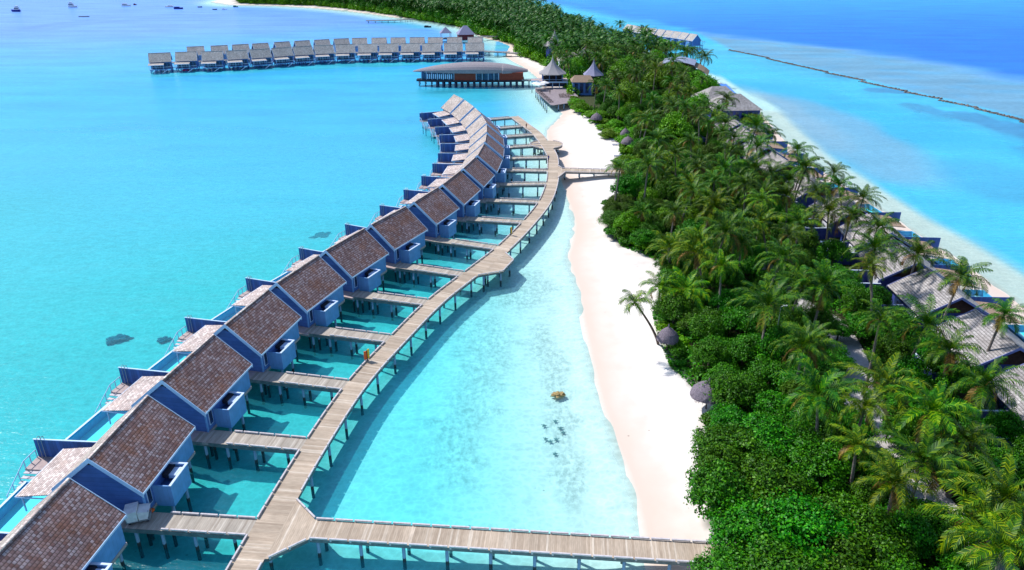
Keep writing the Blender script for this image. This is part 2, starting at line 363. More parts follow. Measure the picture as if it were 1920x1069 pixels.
def grid(xs, ys):
    X, Y = np.meshgrid(xs, ys); nx, ny = len(xs), len(ys)
    i = np.arange(nx * ny).reshape(ny, nx)
    F = np.stack([i[:-1, :-1], i[:-1, 1:], i[1:, 1:], i[1:, :-1]], -1).reshape(-1, 4)
    return X.ravel(), Y.ravel(), F
def axis(parts):
    o = []
    for a, b, s in parts: o += list(np.arange(a, b, s))
    return np.array(o)
def set_attr(me, name, typ, arr):
    a = me.attributes.new(name, typ, 'POINT')
    if typ == 'FLOAT': a.data.foreach_set('value', arr.astype(np.float32))
    else: a.data.foreach_set('color', arr.astype(np.float32).ravel())
# ------------------------------------------------------------------ terrain: one sheet of sand from island top to lagoon bed
xs = axis([(-6000, -1000, 500), (-1000, -500, 50), (-500, -140, 8), (-140, -40, 2.5), (-40, 90, .9), (90, 220, 3), (220, 600, 20), (600, 6001, 600)])
ys = axis([(-300, 10, 31), (10, 240, .9), (240, 420, 1.6), (420, 1000, 6), (1000, 8001, 500)])
X, Y, Fq = grid(xs, ys)
SD = sdist(X, Y, ISLE)
W_ = sstep(-60, -300, X) * 1.5
Z = np.where(SD > 0, 1.2 * sstep(0, 13, SD), np.maximum(.16 * SD, -.55 + .018 * np.maximum(SD + 3, -60)))
Z = np.maximum(Z - 1.1 * sstep(-8, -26, X - np.interp(Y, [j[1] for j in J], [j[0] for j in J])) * (SD < 0), -3.2) + np.where(SD > 12, 0, .035 * (vnoise(X, Y, 3.1, 3) - .5) * sstep(14, 8, SD)) + .03 * (vnoise(X, Y, 9, 4) - .5) * (SD < 12)
BWD = seg_dist(X, Y, BWK); EASTW = X > 45 + 0 * Y
SHORED = SD
veg = sstep(-.6, .9, sdist(X, Y, VEG) + 1.6 * (vnoise(X, Y, 2.2, 9) - .5))
me = np_mesh('sand_ground', np.stack([X, Y, Z], 1), Fq, [], True)
set_attr(me, 'veg', 'FLOAT', veg); set_attr(me, 'shore', 'FLOAT', SD)
# sea-grass and rubble patches on the bed (real growth, each at its own place)
def blob(px, py, rx, ry, z=-1.0, k=.35, rot=0, seed=1):
    cx, cy = g(px, py, z); dx = X - cx; dy = Y - cy; c, s = math.cos(rot), math.sin(rot)
    u = (dx * c + dy * s) / rx; v = (-dx * s + dy * c) / ry
    return sstep(1.15, .55, np.hypot(u, v) + .8 * (vnoise(X, Y, 2.0, seed) - .5))
dark = np.zeros(X.shape)
for a in [(900, 640, 6, 9, -1, 1, .3, 1), (880, 760, 5, 14, -1, 1, -.2, 2), (860, 840, 3.5, 8, -1, 1, 0, 3), (1040, 700, 2.2, 9, -.6, 1, 0, 4), (1050, 790, 2.6, 8, -.6, 1, 0.1, 5), (1065, 880, 2.4, 7, -.5, 1, 0, 6), (1015, 640, 2, 8, -.6, 1, 0, 16),
          (950, 560, 9, 5, -1, 1, 0, 7), (1000, 540, 5, 6, -1, 1, 0, 8), (780, 680, 3, 4, -1, 1, 0, 9), (860, 905, 2, 1, -1, 1, 0, 10)]:
    dark = np.maximum(dark, .55 * blob(*a[:5], rot=a[6], seed=a[7]))
set_attr(me, 'grass', 'FLOAT', dark)
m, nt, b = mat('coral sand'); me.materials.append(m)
at = N(nt, 'ShaderNodeAttribute', attribute_name='veg'); ash = N(nt, 'ShaderNodeAttribute', attribute_name='shore'); ag = N(nt, 'ShaderNodeAttribute', attribute_name='grass')
n1 = noise(nt, .35, 5); n2 = noise(nt, 14, 3)
sand = ramp(nt, n1.outputs[0], [(.3, (.66, .605, .56)), (.65, (.80, .76, .725))])
wn_ = noise(nt, .18, 3); shs = math_(nt, 'ADD', ash.outputs['Fac'], math_(nt, 'MULTIPLY_ADD', wn_.outputs[0], 3.2)); nt.nodes[-2].inputs[2].default_value = -1.6
wet = ramp(nt, math_(nt, 'MULTIPLY_ADD', shs, .06), [(.0, 1.0), (.30, .95), (.45, .6), (.62, 0.0)]); nt.nodes[-2].inputs[2].default_value = .2
c = mix(nt, wet.outputs[0], sand.outputs[0], (.66, .535, .455))
bed = ramp(nt, math_(nt, 'MULTIPLY_ADD', ash.outputs['Fac'], .5), [(0, 1.0), (1, 0.0)]); nt.nodes[-2].inputs[2].default_value = .5
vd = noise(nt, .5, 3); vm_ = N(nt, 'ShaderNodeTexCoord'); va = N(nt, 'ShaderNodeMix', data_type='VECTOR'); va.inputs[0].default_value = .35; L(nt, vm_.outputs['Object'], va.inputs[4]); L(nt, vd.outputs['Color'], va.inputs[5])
vo = N(nt, 'ShaderNodeTexVoronoi', feature='DISTANCE_TO_EDGE'); vo.inputs['Scale'].default_value = 1.7; L(nt, va.outputs[1], vo.inputs['Vector']); caustics = ramp(nt, vo.outputs['Distance'], [(0.0, 1.09), (.16, .99), (.5, .93)])  # caustic light network painted into the bed colour
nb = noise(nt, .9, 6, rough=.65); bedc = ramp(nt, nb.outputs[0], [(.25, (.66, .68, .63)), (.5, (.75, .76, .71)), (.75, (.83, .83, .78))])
c = mix(nt, bed.outputs[0], c, mix(nt, 1.0, bedc.outputs[0], caustics.outputs[0], 'MULTIPLY'))
ng = noise(nt, 1.6, 6, rough=.75, mscale=(1, .6, 1)); gm = ramp(nt, ng.outputs[0], [(.42, 0.0), (.62, 1.0)])
gf = math_(nt, 'MULTIPLY', gm.outputs[0], ag.outputs['Fac'])
c = mix(nt, gf, c, (.20, .26, .24))
spk = N(nt, 'ShaderNodeTexVoronoi'); spk.inputs['Scale'].default_value = .55; tcx = N(nt, 'ShaderNodeTexCoord'); L(nt, tcx.outputs['Object'], spk.inputs['Vector'])
sp2 = ramp(nt, spk.outputs['Distance'], [(.05, 1.0), (.09, 0.0)]); spn = noise(nt, .12, 2); sp3 = ramp(nt, spn.outputs[0], [(.55, 0.0), (.62, .6)])
c = mix(nt, math_(nt, 'MULTIPLY', sp2.outputs[0], sp3.outputs[0]), c, (.25, .2, .16))
ns = noise(nt, 2.5, 4); soil = ramp(nt, ns.outputs[0], [(.35, (.030, .040, .015)), (.65, (.075, .085, .04))])
c = mix(nt, at.outputs['Fac'], c, soil.outputs[0])
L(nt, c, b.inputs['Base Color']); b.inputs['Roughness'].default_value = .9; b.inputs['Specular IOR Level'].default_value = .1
bump(nt, b, n2.outputs[0], .25, .05)
tag(link('sand_ground', me), 'white coral sand of beach, island and lagoon bed', kind='structure')
# ------------------------------------------------------------------ water sheet
def lerp3(a, b, t): return a[:, None] * 0 + (np.array(a) if False else 0)
def colmix(c0, c1, t): return c0 * (1 - t[:, None]) + c1 * t[:, None]
xs = axis([(-6000, -1000, 500), (-1000, -500, 50), (-500, -140, 9), (-140, -40, 3), (-40, 90, 1.3), (90, 260, 2.5), (260, 600, 15), (600, 6001, 600)])
ys = axis([(-300, 10, 31), (10, 240, 1.3), (240, 460, 2.2), (460, 1000, 7), (1000, 8001, 500)])
X, Y, Fq = grid(xs, ys)
SD = sdist(X, Y, ISLE); off = np.maximum(-SD, 0)
jx = np.interp(Y, [j[1] for j in J], [j[0] for j in J])
n40 = vnoise(X, Y, 40, 1) - .5; n15 = vnoise(X, Y, 15, 2) - .5; n6 = vnoise(X, Y * .6, 6, 5) - .5
A = lambda *c: np.array(c, float)
body = np.tile(A(.018, .44, .55), (len(X), 1)); tint = np.tile(A(.23, .82, .86), (len(X), 1))
# west lagoon, near to far
t = sstep(90, 230, Y + 40 * n40); body = colmix(body, A(.045, .50, .90), t); tint = colmix(tint, A(.30, .82, .97), t)
t = sstep(300, 620, Y + 60 * n40 - .35 * (X + 100)); body = colmix(body, A(.17, .39, .99), t); tint = colmix(tint, A(.42, .70, 1.0), t)
opac = .16 + .60 * sstep(110, 380, Y)
wk = np.minimum(seg_dist(X, Y, [g(*q) for q in ((-60, 78), (0, 68), (150, 46), (260, 36), (400, 31))]), seg_dist(X, Y, [g(*q) for q in ((-40, 66), (0, 61), (120, 43), (220, 33), (330, 28))]))
body = body * (1 - .13 * np.exp(-(wk / 7) ** 2))[:, None]
# sheltered strip between boardwalk and beach: shallower and clearer
inn = sstep(-3, 2.5, X - jx - .02 * Y) * sstep(250, 225, Y) * (X < 45)
body = colmix(body, A(.035, .70, .90), inn); tint = colmix(tint, A(.46, .97, 1.0), inn); opac = opac * (1 - inn) + .20 * inn
# greener water under and around the over-water buildings
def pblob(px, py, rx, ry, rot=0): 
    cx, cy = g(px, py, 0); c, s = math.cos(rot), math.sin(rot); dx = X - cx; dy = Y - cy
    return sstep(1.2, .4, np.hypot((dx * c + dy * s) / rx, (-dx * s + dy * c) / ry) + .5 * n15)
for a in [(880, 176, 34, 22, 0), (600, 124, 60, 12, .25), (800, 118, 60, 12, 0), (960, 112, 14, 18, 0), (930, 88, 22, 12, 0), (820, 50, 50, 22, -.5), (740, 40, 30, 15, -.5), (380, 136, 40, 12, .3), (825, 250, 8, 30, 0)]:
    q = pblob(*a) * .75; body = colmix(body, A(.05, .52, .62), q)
# bay by the restaurant deck: grey-green shallow
q = pblob(1000, 210, 11, 22) * .6; body = colmix(body, A(.22, .58, .72), q); opac = opac * (1 - q) + .5 * q
# east side
ea = sstep(40, 48, X + .0 * Y) * (Y < 480) + ((X > np.interp(Y, [480, 560, 660, 800, 1200], [48, 32, 2, -30, -120])) & (Y >= 480)); ea = np.clip(ea, 0, 1)
bside = np.interp(Y, sorted(p[1] for p in BWK), [p[0] for p in sorted(BWK, key=lambda p: p[1])])
bline = X - bside
east = np.tile(A(.075, .64, .96), (len(X), 1))
east = colmix(east, A(.05, .56, .90), sstep(.5, .65, vnoise(X, Y * .5, 30, 21)))
q = sstep(-28, 2, bline + 10 * n15 - 12 * (Y < 330)) * sstep(480, 400, Y); east = colmix(east, A(.10, .46, .74), .55 * q)
q = sstep(.0, 6, bline); east = colmix(east, A(.11, .38, .64), q * .95)
dl = np.interp(Y, [0, 230, 322, 390, 420, 470, 520, 900], [330, 215 + 60, 225, 205, 190, 150, 120, 20]); dq = sstep(-22, 14, X - dl + 14 * n15)
rq = q * (1 - dq) * (.35 + 1.1 * (vnoise(X, Y, 9, 31) - .2)); east = colmix(east, A(.16, .36, .52), np.clip(rq, 0, .8))
gq = np.clip(q * 0 + sstep(.56, .66, vnoise(X, Y * .7, 11, 41)) * sstep(-45, -14, bline) * sstep(1, -3, bline) * sstep(360, 300, Y), 0, 1); east = colmix(east, A(.07, .30, .62), .75 * gq)
hs_ = sstep(1.3, .6, np.hypot((X - 93) / 9, (Y - 262) / 50) + .5 * n15); east = colmix(east, A(.50, .66, .72), .8 * hs_)
hb = sstep(1.25, .75, np.hypot((X - 99) / 15, (Y - 235) / 62) + .4 * n15); east = colmix(east, A(.24, .50, .72), .75 * hb)
hb2 = sstep(1.25, .75, np.hypot((X - 118) / 12, (Y - 172) / 20) + .6 * n15); east = colmix(east, A(.07, .36, .70), .4 * hb2)
east = colmix(east, A(.008, .18, .76), dq)
east = colmix(east, A(.03, .32, .95), sstep(420, 900, Y) * dq)
west_far = sstep(480, 560, Y) * sstep(-60, 10, X)
body = colmix(body, east, ea); tint = colmix(tint, np.sqrt(east) , ea)
opac = opac * (1 - ea) + ea * np.clip(.35 + .5 * sstep(-30, 10, bline) + .5 * dq, 0, .95)
# shallows clear out towards every beach
sh = sstep(25, .3, off) * (X < 60) * np.where((Y > 400) & (X > -10), .15, 1) + sstep(7.5, 5.5, off + 1.5 * n15) * (X >= 60)
sh = np.clip(sh, 0, 1)
tint = colmix(tint, A(.80, .97, .985), sh); body = colmix(body, A(.50, .84, .84), sh); opac = opac * (1 - .8 * sh)
eb = sstep(9.5, 5.5, off + 1.5 * n15) * (X >= 60) * (Y < 260); body = colmix(body, A(.50, .70, .66), eb); opac = np.maximum(opac, .30 * eb); tint = colmix(tint, A(.86, .93, .90), eb)
me = np_mesh('sea_water', np.stack([X, Y, 0 * X], 1), Fq, [], True)
one = np.ones((len(X), 1))
set_attr(me, 'body', 'FLOAT_COLOR', np.hstack([np.clip(body, 0, 1), one])); set_attr(me, 'tint', 'FLOAT_COLOR', np.hstack([np.clip(tint, 0, 1), one]))
set_attr(me, 'opac', 'FLOAT', opac); set_attr(me, 'shore', 'FLOAT', SD)
def water_mat(name, pool=False):
    m, nt, b = mat(name); nt.nodes.remove(b); out = nt.nodes['Material Output']
    tc = N(nt, 'ShaderNodeTexCoord')
    n1 = noise(nt, .9, 4, vec=tc.outputs['Object'], mscale=(.45, 1.3, 1)); n2 = noise(nt, .10, 3, vec=tc.outputs['Object'], mscale=(.35, 1.5, 1)); n3 = noise(nt, 3.2, 3, vec=tc.outputs['Object'], mscale=(.7, 1.2, 1))
    h = math_(nt, 'ADD', math_(nt, 'MULTIPLY', n1.outputs[0], .8), math_(nt, 'ADD', math_(nt, 'MULTIPLY', n2.outputs[0], 2.2), math_(nt, 'MULTIPLY', n3.outputs[0], .35)))
    bp = N(nt, 'ShaderNodeBump'); bp.inputs['Strength'].default_value = .35 if pool else .6; bp.inputs['Distance'].default_value = .05 if pool else .18; L(nt, h, bp.inputs['Height'])
    if pool:
        tcol = (.62, .97, 1.0); dcol = (.06, .62, .85); op = .03
        tr = N(nt, 'ShaderNodeBsdfTransparent'); tr.inputs[0].default_value = rgb(tcol); di = N(nt, 'ShaderNodeBsdfDiffuse'); di.inputs[0].default_value = rgb(dcol)
        m1 = N(nt, 'ShaderNodeMixShader'); m1.inputs[0].default_value = op
    else:
        ab = N(nt, 'ShaderNodeAttribute', attribute_name='body'); atn = N(nt, 'ShaderNodeAttribute', attribute_name='tint'); ao = N(nt, 'ShaderNodeAttribute', attribute_name='opac'); ash = N(nt, 'ShaderNodeAttribute', attribute_name='shore')
        na = noise(nt, .05, 5, vec=tc.outputs['Object'], mscale=(.45, 1.6, 1), rough=.6); ra = ramp(nt, na.outputs[0], [(.3, .80), (.7, 1.13)])
        nb = noise(nt, .8, 4, vec=tc.outputs['Object'], mscale=(.5, 1.3, 1), rough=.65); rb = ramp(nt, nb.outputs[0], [(.3, .84), (.72, 1.12)])
        dc = mix(nt, 1.0, mix(nt, 1.0, ab.outputs['Color'], ra.outputs[0], 'MULTIPLY'), rb.outputs[0], 'MULTIPLY')
        tcc = mix(nt, .6, atn.outputs['Color'], rb.outputs[0], 'MULTIPLY')
        nf = noise(nt, .5, 4, vec=tc.outputs['Object']); fo = math_(nt, 'ADD', ash.outputs['Fac'], math_(nt, 'MULTIPLY_ADD', nf.outputs[0], 1.3)); nt.nodes[-2].inputs[2].default_value = -.45
        fr_ = ramp(nt, math_(nt, 'MULTIPLY_ADD', fo, 1.0), [(.42, 0.0), (.5, .55), (.56, 0.0)]); nt.nodes[-2].inputs[2].default_value = .5
        nf2 = noise(nt, 1.8, 4, vec=tc.outputs['Object']); ff = ramp(nt, nf2.outputs[0], [(.42, 0.0), (.6, 1.0)])
        foam = math_(nt, 'MULTIPLY', fr_.outputs[0], ff.outputs[0])
        dcol = mix(nt, foam, dc, (.85, .87, .87)); op = math_(nt, 'MAXIMUM', ao.outputs['Fac'], foam)
        tr = N(nt, 'ShaderNodeBsdfTransparent'); L(nt, tcc, tr.inputs[0]); di = N(nt, 'ShaderNodeBsdfDiffuse'); L(nt, dcol, di.inputs[0])
        m1 = N(nt, 'ShaderNodeMixShader'); L(nt, op, m1.inputs[0])
    L(nt, tr.outputs[0], m1.inputs[1]); L(nt, di.outputs[0], m1.inputs[2])
    gl = N(nt, 'ShaderNodeBsdfGlossy'); gl.inputs['Roughness'].default_value = .05 if pool else .22; L(nt, bp.outputs[0], gl.inputs['Normal'])
    gl.inputs['Color'].default_value = (1, 1, 1, 1)
    fre = N(nt, 'ShaderNodeFresnel'); fre.inputs['IOR'].default_value = 1.33; L(nt, bp.outputs[0], fre.inputs['Normal'])
    fm = math_(nt, 'MINIMUM', math_(nt, 'MULTIPLY', fre.outputs[0], .7), .12)
    m2 = N(nt, 'ShaderNodeMixShader'); L(nt, fm, m2.inputs[0]); L(nt, m1.outputs[0], m2.inputs[1]); L(nt, gl.outputs[0], m2.inputs[2])
    L(nt, m2.outputs[0], out.inputs[0]); return m
M['water'] = water_mat('lagoon water'); M['poolwater'] = water_mat('pool water', True)
me.materials.append(M['water'])
tag(link('sea_water', me), 'turquoise lagoon and blue sea around the island', kind='structure')
# sand path through the trees
def ribbon(mb, pts, w, z, off=0.0, mi=0, u0=0.0):
    u = u0; prev = None
    for i, p in enumerate(pts):
        a = pts[max(i - 1, 0)]; c = pts[min(i + 1, len(pts) - 1)]; d = Vector((c[0] - a[0], c[1] - a[1])).normalized(); n = (-d.y, d.x)
        if prev: u += math.hypot(p[0] - prev[0][0], p[1] - prev[0][1])
        l = (p[0] + n[0] * (off + w / 2), p[1] + n[1] * (off + w / 2), z); r = (p[0] + n[0] * (off - w / 2), p[1] + n[1] * (off - w / 2), z)
        if prev: mb.face([prev[2], r, l, prev[1]], [(prev[3], 0), (u, 0), (u, w), (prev[3], w)], mi)
        prev = (p, l, r, u)
    return u
PATH = spline([(43.5, 124), (44, 113), (45.0, 104.5), (47.0, 100), (47.2, 95), (46.3, 89), (44.8, 83.5), (43, 78), (42, 70), (42.3, 62), (42.7, 55.7), (43.5, 51), (44, 42), (44, 30)], 1.5)
mb = MB(); ribbon(mb, PATH, 4.2, 1.225); pw = simple('pale path sand', (.52, .50, .50), .9, (.42, .40, .41), 2, .1)
tag(mb.build('sand_path', pw), 'pale sand path winding between the palms', kind='structure')
# ------------------------------------------------------------------ boardwalk
def norm(a): l = math.hypot(*a); return (a[0] / l, a[1] / l)
WW = 2.75
left = spline(J, 1.0)
ctr = []
for i, p in enumerate(left):
    a = left[max(i - 1, 0)]; c = left[min(i + 1, len(left) - 1)]; d = norm((c[0] - a[0], c[1] - a[1])); ctr.append((p[0] + d[1] * WW / 2, p[1] - d[0] * WW / 2, d[0], d[1]))
cend = next(i for i, p in enumerate(left) if p[1] > J[-2][1] + .3)
ctr = ctr[:cend]
def kerb_line(mb, pts, z=2.4, seg=1.7, gap=.16, w=.16, h=.14, lift=.10):
    d0 = 0.0; acc = [0.0]
    for a, b in zip(pts[:-1], pts[1:]): acc.append(acc[-1] + math.hypot(b[0] - a[0], b[1] - a[1]))
    def at(s):
        for i in range(len(acc) - 1):
            if acc[i + 1] >= s:
                t = (s - acc[i]) / max(acc[i + 1] - acc[i], 1e-6); return (pts[i][0] + (pts[i + 1][0] - pts[i][0]) * t, pts[i][1] + (pts[i + 1][1] - pts[i][1]) * t)
        return pts[-1]
    s = .08; k = 0
    while s < acc[-1] - .3:
        e = min(s + seg, acc[-1] - .05); a = at(s); b = at(e); d = norm((b[0] - a[0], b[1] - a[1])); hl = math.hypot(b[0] - a[0], b[1] - a[1]) / 2
        c = ((a[0] + b[0]) / 2, (a[1] + b[1]) / 2); mb.obox(c, d, hl, w / 2, z + lift, z + lift + h)
        mb.obox((a[0] + d[0] * .12, a[1] + d[1] * .12), d, .08, w / 2 - .03, z - .12, z + lift - .002)
        s = e + gap; k += 1
def beam_line(mb, pts, z0, z1, w=.2):
    for i, (a, b) in enumerate(zip(pts[:-1], pts[1:])):
        d = norm((b[0] - a[0], b[1] - a[1])); hl = math.hypot(b[0] - a[0], b[1] - a[1]) / 2
        mb.obox(((a[0] + b[0]) / 2, (a[1] + b[1]) / 2), d, hl - .001 * (i % 2), w / 2 + .0015 * (i % 2), z0 - .0015 * (i % 2), z1 - .0015 * (i % 2))
POSTM = {}
def post(x, y, z1, parent, r=.165, z0=-1.9, m='post'):
    k = (round(z1, 2), r, z0, m)
    if k not in POSTM:
        mb = MB().cyl((0, 0, z0), (0, 0, z1), r, r, 10); o = mb.build('post', M[m], None, True); POSTM[k] = o.data
        bpy.data.objects.remove(o)
    o = link('post', POSTM[k], parent); o.location = (x, y, 0); return o
bw = empty('boardwalk', (ctr[0][0], ctr[0][1], 0))
bw_inv = (-ctr[0][0], -ctr[0][1])
def child_at(o, par):        # keep world geometry under an offset parent
    o.parent = par; o.location = (o.location[0] - par.location[0], o.location[1] - par.location[1], o.location[2] - par.location[2]); return o
mb = MB(); ribbon(mb, [(c[0], c[1]) for c in ctr], WW, 2.4)
child_at(mb.build('deck', M['deck']), bw)
lk = [(c[0] - c[3] * (WW / 2), c[1] + c[2] * (WW / 2)) for c in ctr]; rk = [(c[0] + c[3] * (WW / 2), c[1] - c[2] * (WW / 2)) for c in ctr]
def shift(pts, o):
    out = []
    for i, p in enumerate(pts):
        a = pts[max(i - 1, 0)]; c = pts[min(i + 1, len(pts) - 1)]; d = norm((c[0] - a[0], c[1] - a[1])); out.append((p[0] - d[1] * o, p[1] + d[0] * o))
    return out
def dist(a, b): return math.hypot(a[0] - b[0], a[1] - b[1])
def near_idx(pts, q): return min(range(len(pts)), key=lambda i: dist(pts[i], q))
# gaps in the left kerb where a jetty meets the boardwalk
km = MB()
JW = 2.35
gap_at = [near_idx(lk, j) for j in J[1:-1]]
s0 = 0
for gi in gap_at:
    e = gi - 2
    if e > s0 + 1: kerb_line(km, shift(lk[s0:e + 1], -.02))
    s0 = gi
# right kerb: openings for cross bridge, lookout, disc, beach bridge
ops = [(g(556, 937, 2.4), g(502, 1048, 2.4)), (g(947, 474, 2.4), g(895, 516, 2.4)), (g(1048, 312, 2.4), g(1046, 332, 2.4)), (g(1032, 265, 2.4), g(1036, 279, 2.4))]
blk = set()
for a, b_ in ops:
    i0, i1 = sorted((near_idx(rk, a), near_idx(rk, b_)))
    for i in range(i0, i1 + 1): blk.add(i)
run = []
for i in range(len(rk)):
    if i in blk:
        if len(run) > 1: kerb_line(km, shift(run, .02))
        run = []
    else: run.append(rk[i])
if len(run) > 1: kerb_line(km, shift(run, .02))
child_at(km.build('kerb_edging', M['kerb']), bw)
bm_ = MB(); beam_line(bm_, shift(lk, -.12), 2.02, 2.385); beam_line(bm_, shift(rk, .12), 2.02, 2.385)
child_at(bm_.build('beam_edging', M['beam']), bw)
for i in range(6, len(ctr) - 2, 5):
    for s in (-1, 1):
        o = post(ctr[i][0] + s * ctr[i][3] * 1.05, ctr[i][1] - s * ctr[i][2] * 1.05, 2.04, None); child_at(o, bw)
    cb = MB().obox((ctr[i][0], ctr[i][1]), (ctr[i][3], -ctr[i][2]), 1.2, .11, 1.82, 2.015); child_at(cb.build('cross_beam', M['beam']), bw)
tag(bw, 'long curving timber boardwalk linking the row of water villas', 'boardwalk')
def platform(name, poly, label, cat, z=2.405, posts=(), uvdir=(1, 0), kerbs=(), group=None, deckm='deck'):
    cx = sum(p[0] for p in poly) / len(poly); cy = sum(p[1] for p in poly) / len(poly)
    r = empty(name, (cx, cy, 0)); P = [(x - cx, y - cy) for x, y in poly]
    mb = MB(); ux, uy = uvdir
    mb.face([(x, y, z) for x, y in P], [((x * ux + y * uy) + 50, (-x * uy + y * ux) + 50) for x, y in P])
    mb.build('deck', M[deckm], r)
    e = MB(); n = len(P)
    for i in range(n):
        a = P[i]; b = P[(i + 1) % n]; d = norm((b[0] - a[0], b[1] - a[1])); q = (-d[1] * .1, d[0] * .1)
        e.obox(((a[0] + b[0]) / 2 + q[0], (a[1] + b[1]) / 2 + q[1]), d, dist(a, b) / 2 - .02 - .01 * (i % 2), .09, 2.03 - .003 * i, z - .012 - .002 * i)
    e.build('beam_edging', M['beam'], r)
    if kerbs:
        k = MB()
        for a, b in kerbs: kerb_line(k, [(a[0] - cx, a[1] - cy), (b[0] - cx, b[1] - cy)], z)
        k.build('kerb_edging', M['kerb'], r)
    for x, y in posts: post(x - cx, y - cy, 2.04, r)
    return tag(r, label, cat, group)
E_ = lambda px, py: g(px, py, 2.4)
# junction and cross bridge at the bottom of the picture
a1, a2, a3, a4 = E_(556, 937), E_(592, 974), E_(1322, 1018), E_(1350, 1062)
b1, b2 = E_(502, 1048), E_(579, 1011)
d13 = norm((a3[0] - a2[0], a3[1] - a2[1])); far = (a3[0] + d13[0] * 6, a3[1] + d13[1] * 6); far2 = (far[0] + d13[1] * 2.6, far[1] - d13[0] * 2.6)
poly = [(b1[0] - .5, b1[1]), b1, b2, far2, far, a2, a1, (a1[0] - .5, a1[1])]
pp = []
for t in frange(.02, .97, 11):
    for k in (.35, 2.2): pp.append((a2[0] + (far[0] - a2[0]) * t + d13[1] * k, a2[1] + (far[1] - a2[1]) * t - d13[0] * k))
platform('cross_bridge', poly, 'wide timber bridge from the boardwalk junction across to the beach trees', 'bridge', 2.394, pp, d13, [(a1, a2), (a2, far), (b1, b2), (b2, far2)])
# lookout that widens the boardwalk
l1, l2, l3, l4 = E_(947, 474), E_(963, 488), E_(943, 509), E_(895, 517)
li, lj = near_idx(rk, l1), near_idx(rk, l4)
base = rk[min(li, lj):max(li, lj) + 1]
platform('lookout_platform', [l4, l3, l2, l1] + shift(base, .5)[::-1], 'pointed timber lookout widening the boardwalk halfway along', 'platform', 2.392,
         [(l2[0] - .7, l2[1]), (l3[0] - .4, l3[1] + .6), (l4[0] + 1, l4[1] + .5), (l2[0] - 2.4, l2[1] - .2), (l3[0] - 2.6, l3[1] + .8)], (0.35, .94), [(l4, l3), (l3, l2), (l2, l1)])
# round platform crossed by the boardwalk
rc = E_(1024, 271); RR = 4.5
disc = [(rc[0] + RR * math.cos(2 * PI * i / 40), rc[1] + RR * math.sin(2 * PI * i / 40)) for i in range(40)]
platform('round_platform', disc, 'round timber platform on posts straddling the far boardwalk', 'platform', 2.418,
         [(rc[0] + 3.4 * math.cos(t), rc[1] + 3.4 * math.sin(t)) for t in (-.3, .2, .5, PI - .4, PI + .5, PI - .9)], (0, 1), [(disc[i], disc[i + 1]) for i in list(range(0, 7)) + list(range(33, 39)) + list(range(13, 27))])
# narrow beach bridge
f1, f2, f3, f4 = E_(1046, 311), E_(1054, 316), E_(1208, 320), E_(1208, 326.5); f5, f6 = E_(1060, 323), E_(1046, 334)
platform('beach_bridge', [f6, f5, f4, f3, f2, f1], 'narrow timber bridge over the white beach to the trees', 'bridge', 2.411,
         [(f2[0] + k * 3.55 + .6, f2[1] - .35 - s * 1.3) for k in range(6) for s in (0, 1)], norm((f3[0] - f2[0], f3[1] - f2[1])), [(f1, f2), (f2, f3), (f6, f5), (f5, f4)])
# jetties, one per villa
def make_jetty(i):
    j = J[i]; q = PK[i - 1]; a = math.atan2(q[1] - j[1], q[0] - j[0]) - PI / 2 - .05; r = empty('villa_jetty', (j[0], j[1], 0), a)
    LJ = 12.5 if i < 13 else 10.5
    mb = MB(); mb.face([(-2.25, .0, 2.402), (.1, .0, 2.402), (.1, LJ, 2.402), (-2.25, LJ, 2.402)], [(0, 0), (0, 2.35), (LJ, 2.35), (LJ, 0)]); mb.build('deck', M['deck2'], r)
    mb = MB(); mb.box(-2.27, -2.1, .02, LJ, 1.92, 2.39).box(-.05, .12, .02, LJ, 1.92, 2.388); mb.build('beam_edging', M['beam'], r)
    k = MB(); kerb_line(k, [(-2.2, .1), (-2.2, 8.4)], 2.4); kerb_line(k, [(.06, .1), (.06, 8.6)], 2.4); k.build('kerb_edging', M['kerb'], r)
    for y in (2.0, 5.4, 8.6, 11.2, 14.0, 17.0):
        for x in ((-1.9, -.3) if y > 5 else (-1.1,)):
            if y < LJ: post(x, y, 2.04, r)
    return r
JET = []
for i in range(1, len(J) - 1):
    r = make_jetty(i); JET.append(r)
    tag(r, 'timber jetty to a villa, %s along the curved boardwalk from the near end' % ordn(i), 'jetty', 'jetties between the curved boardwalk and its villas')
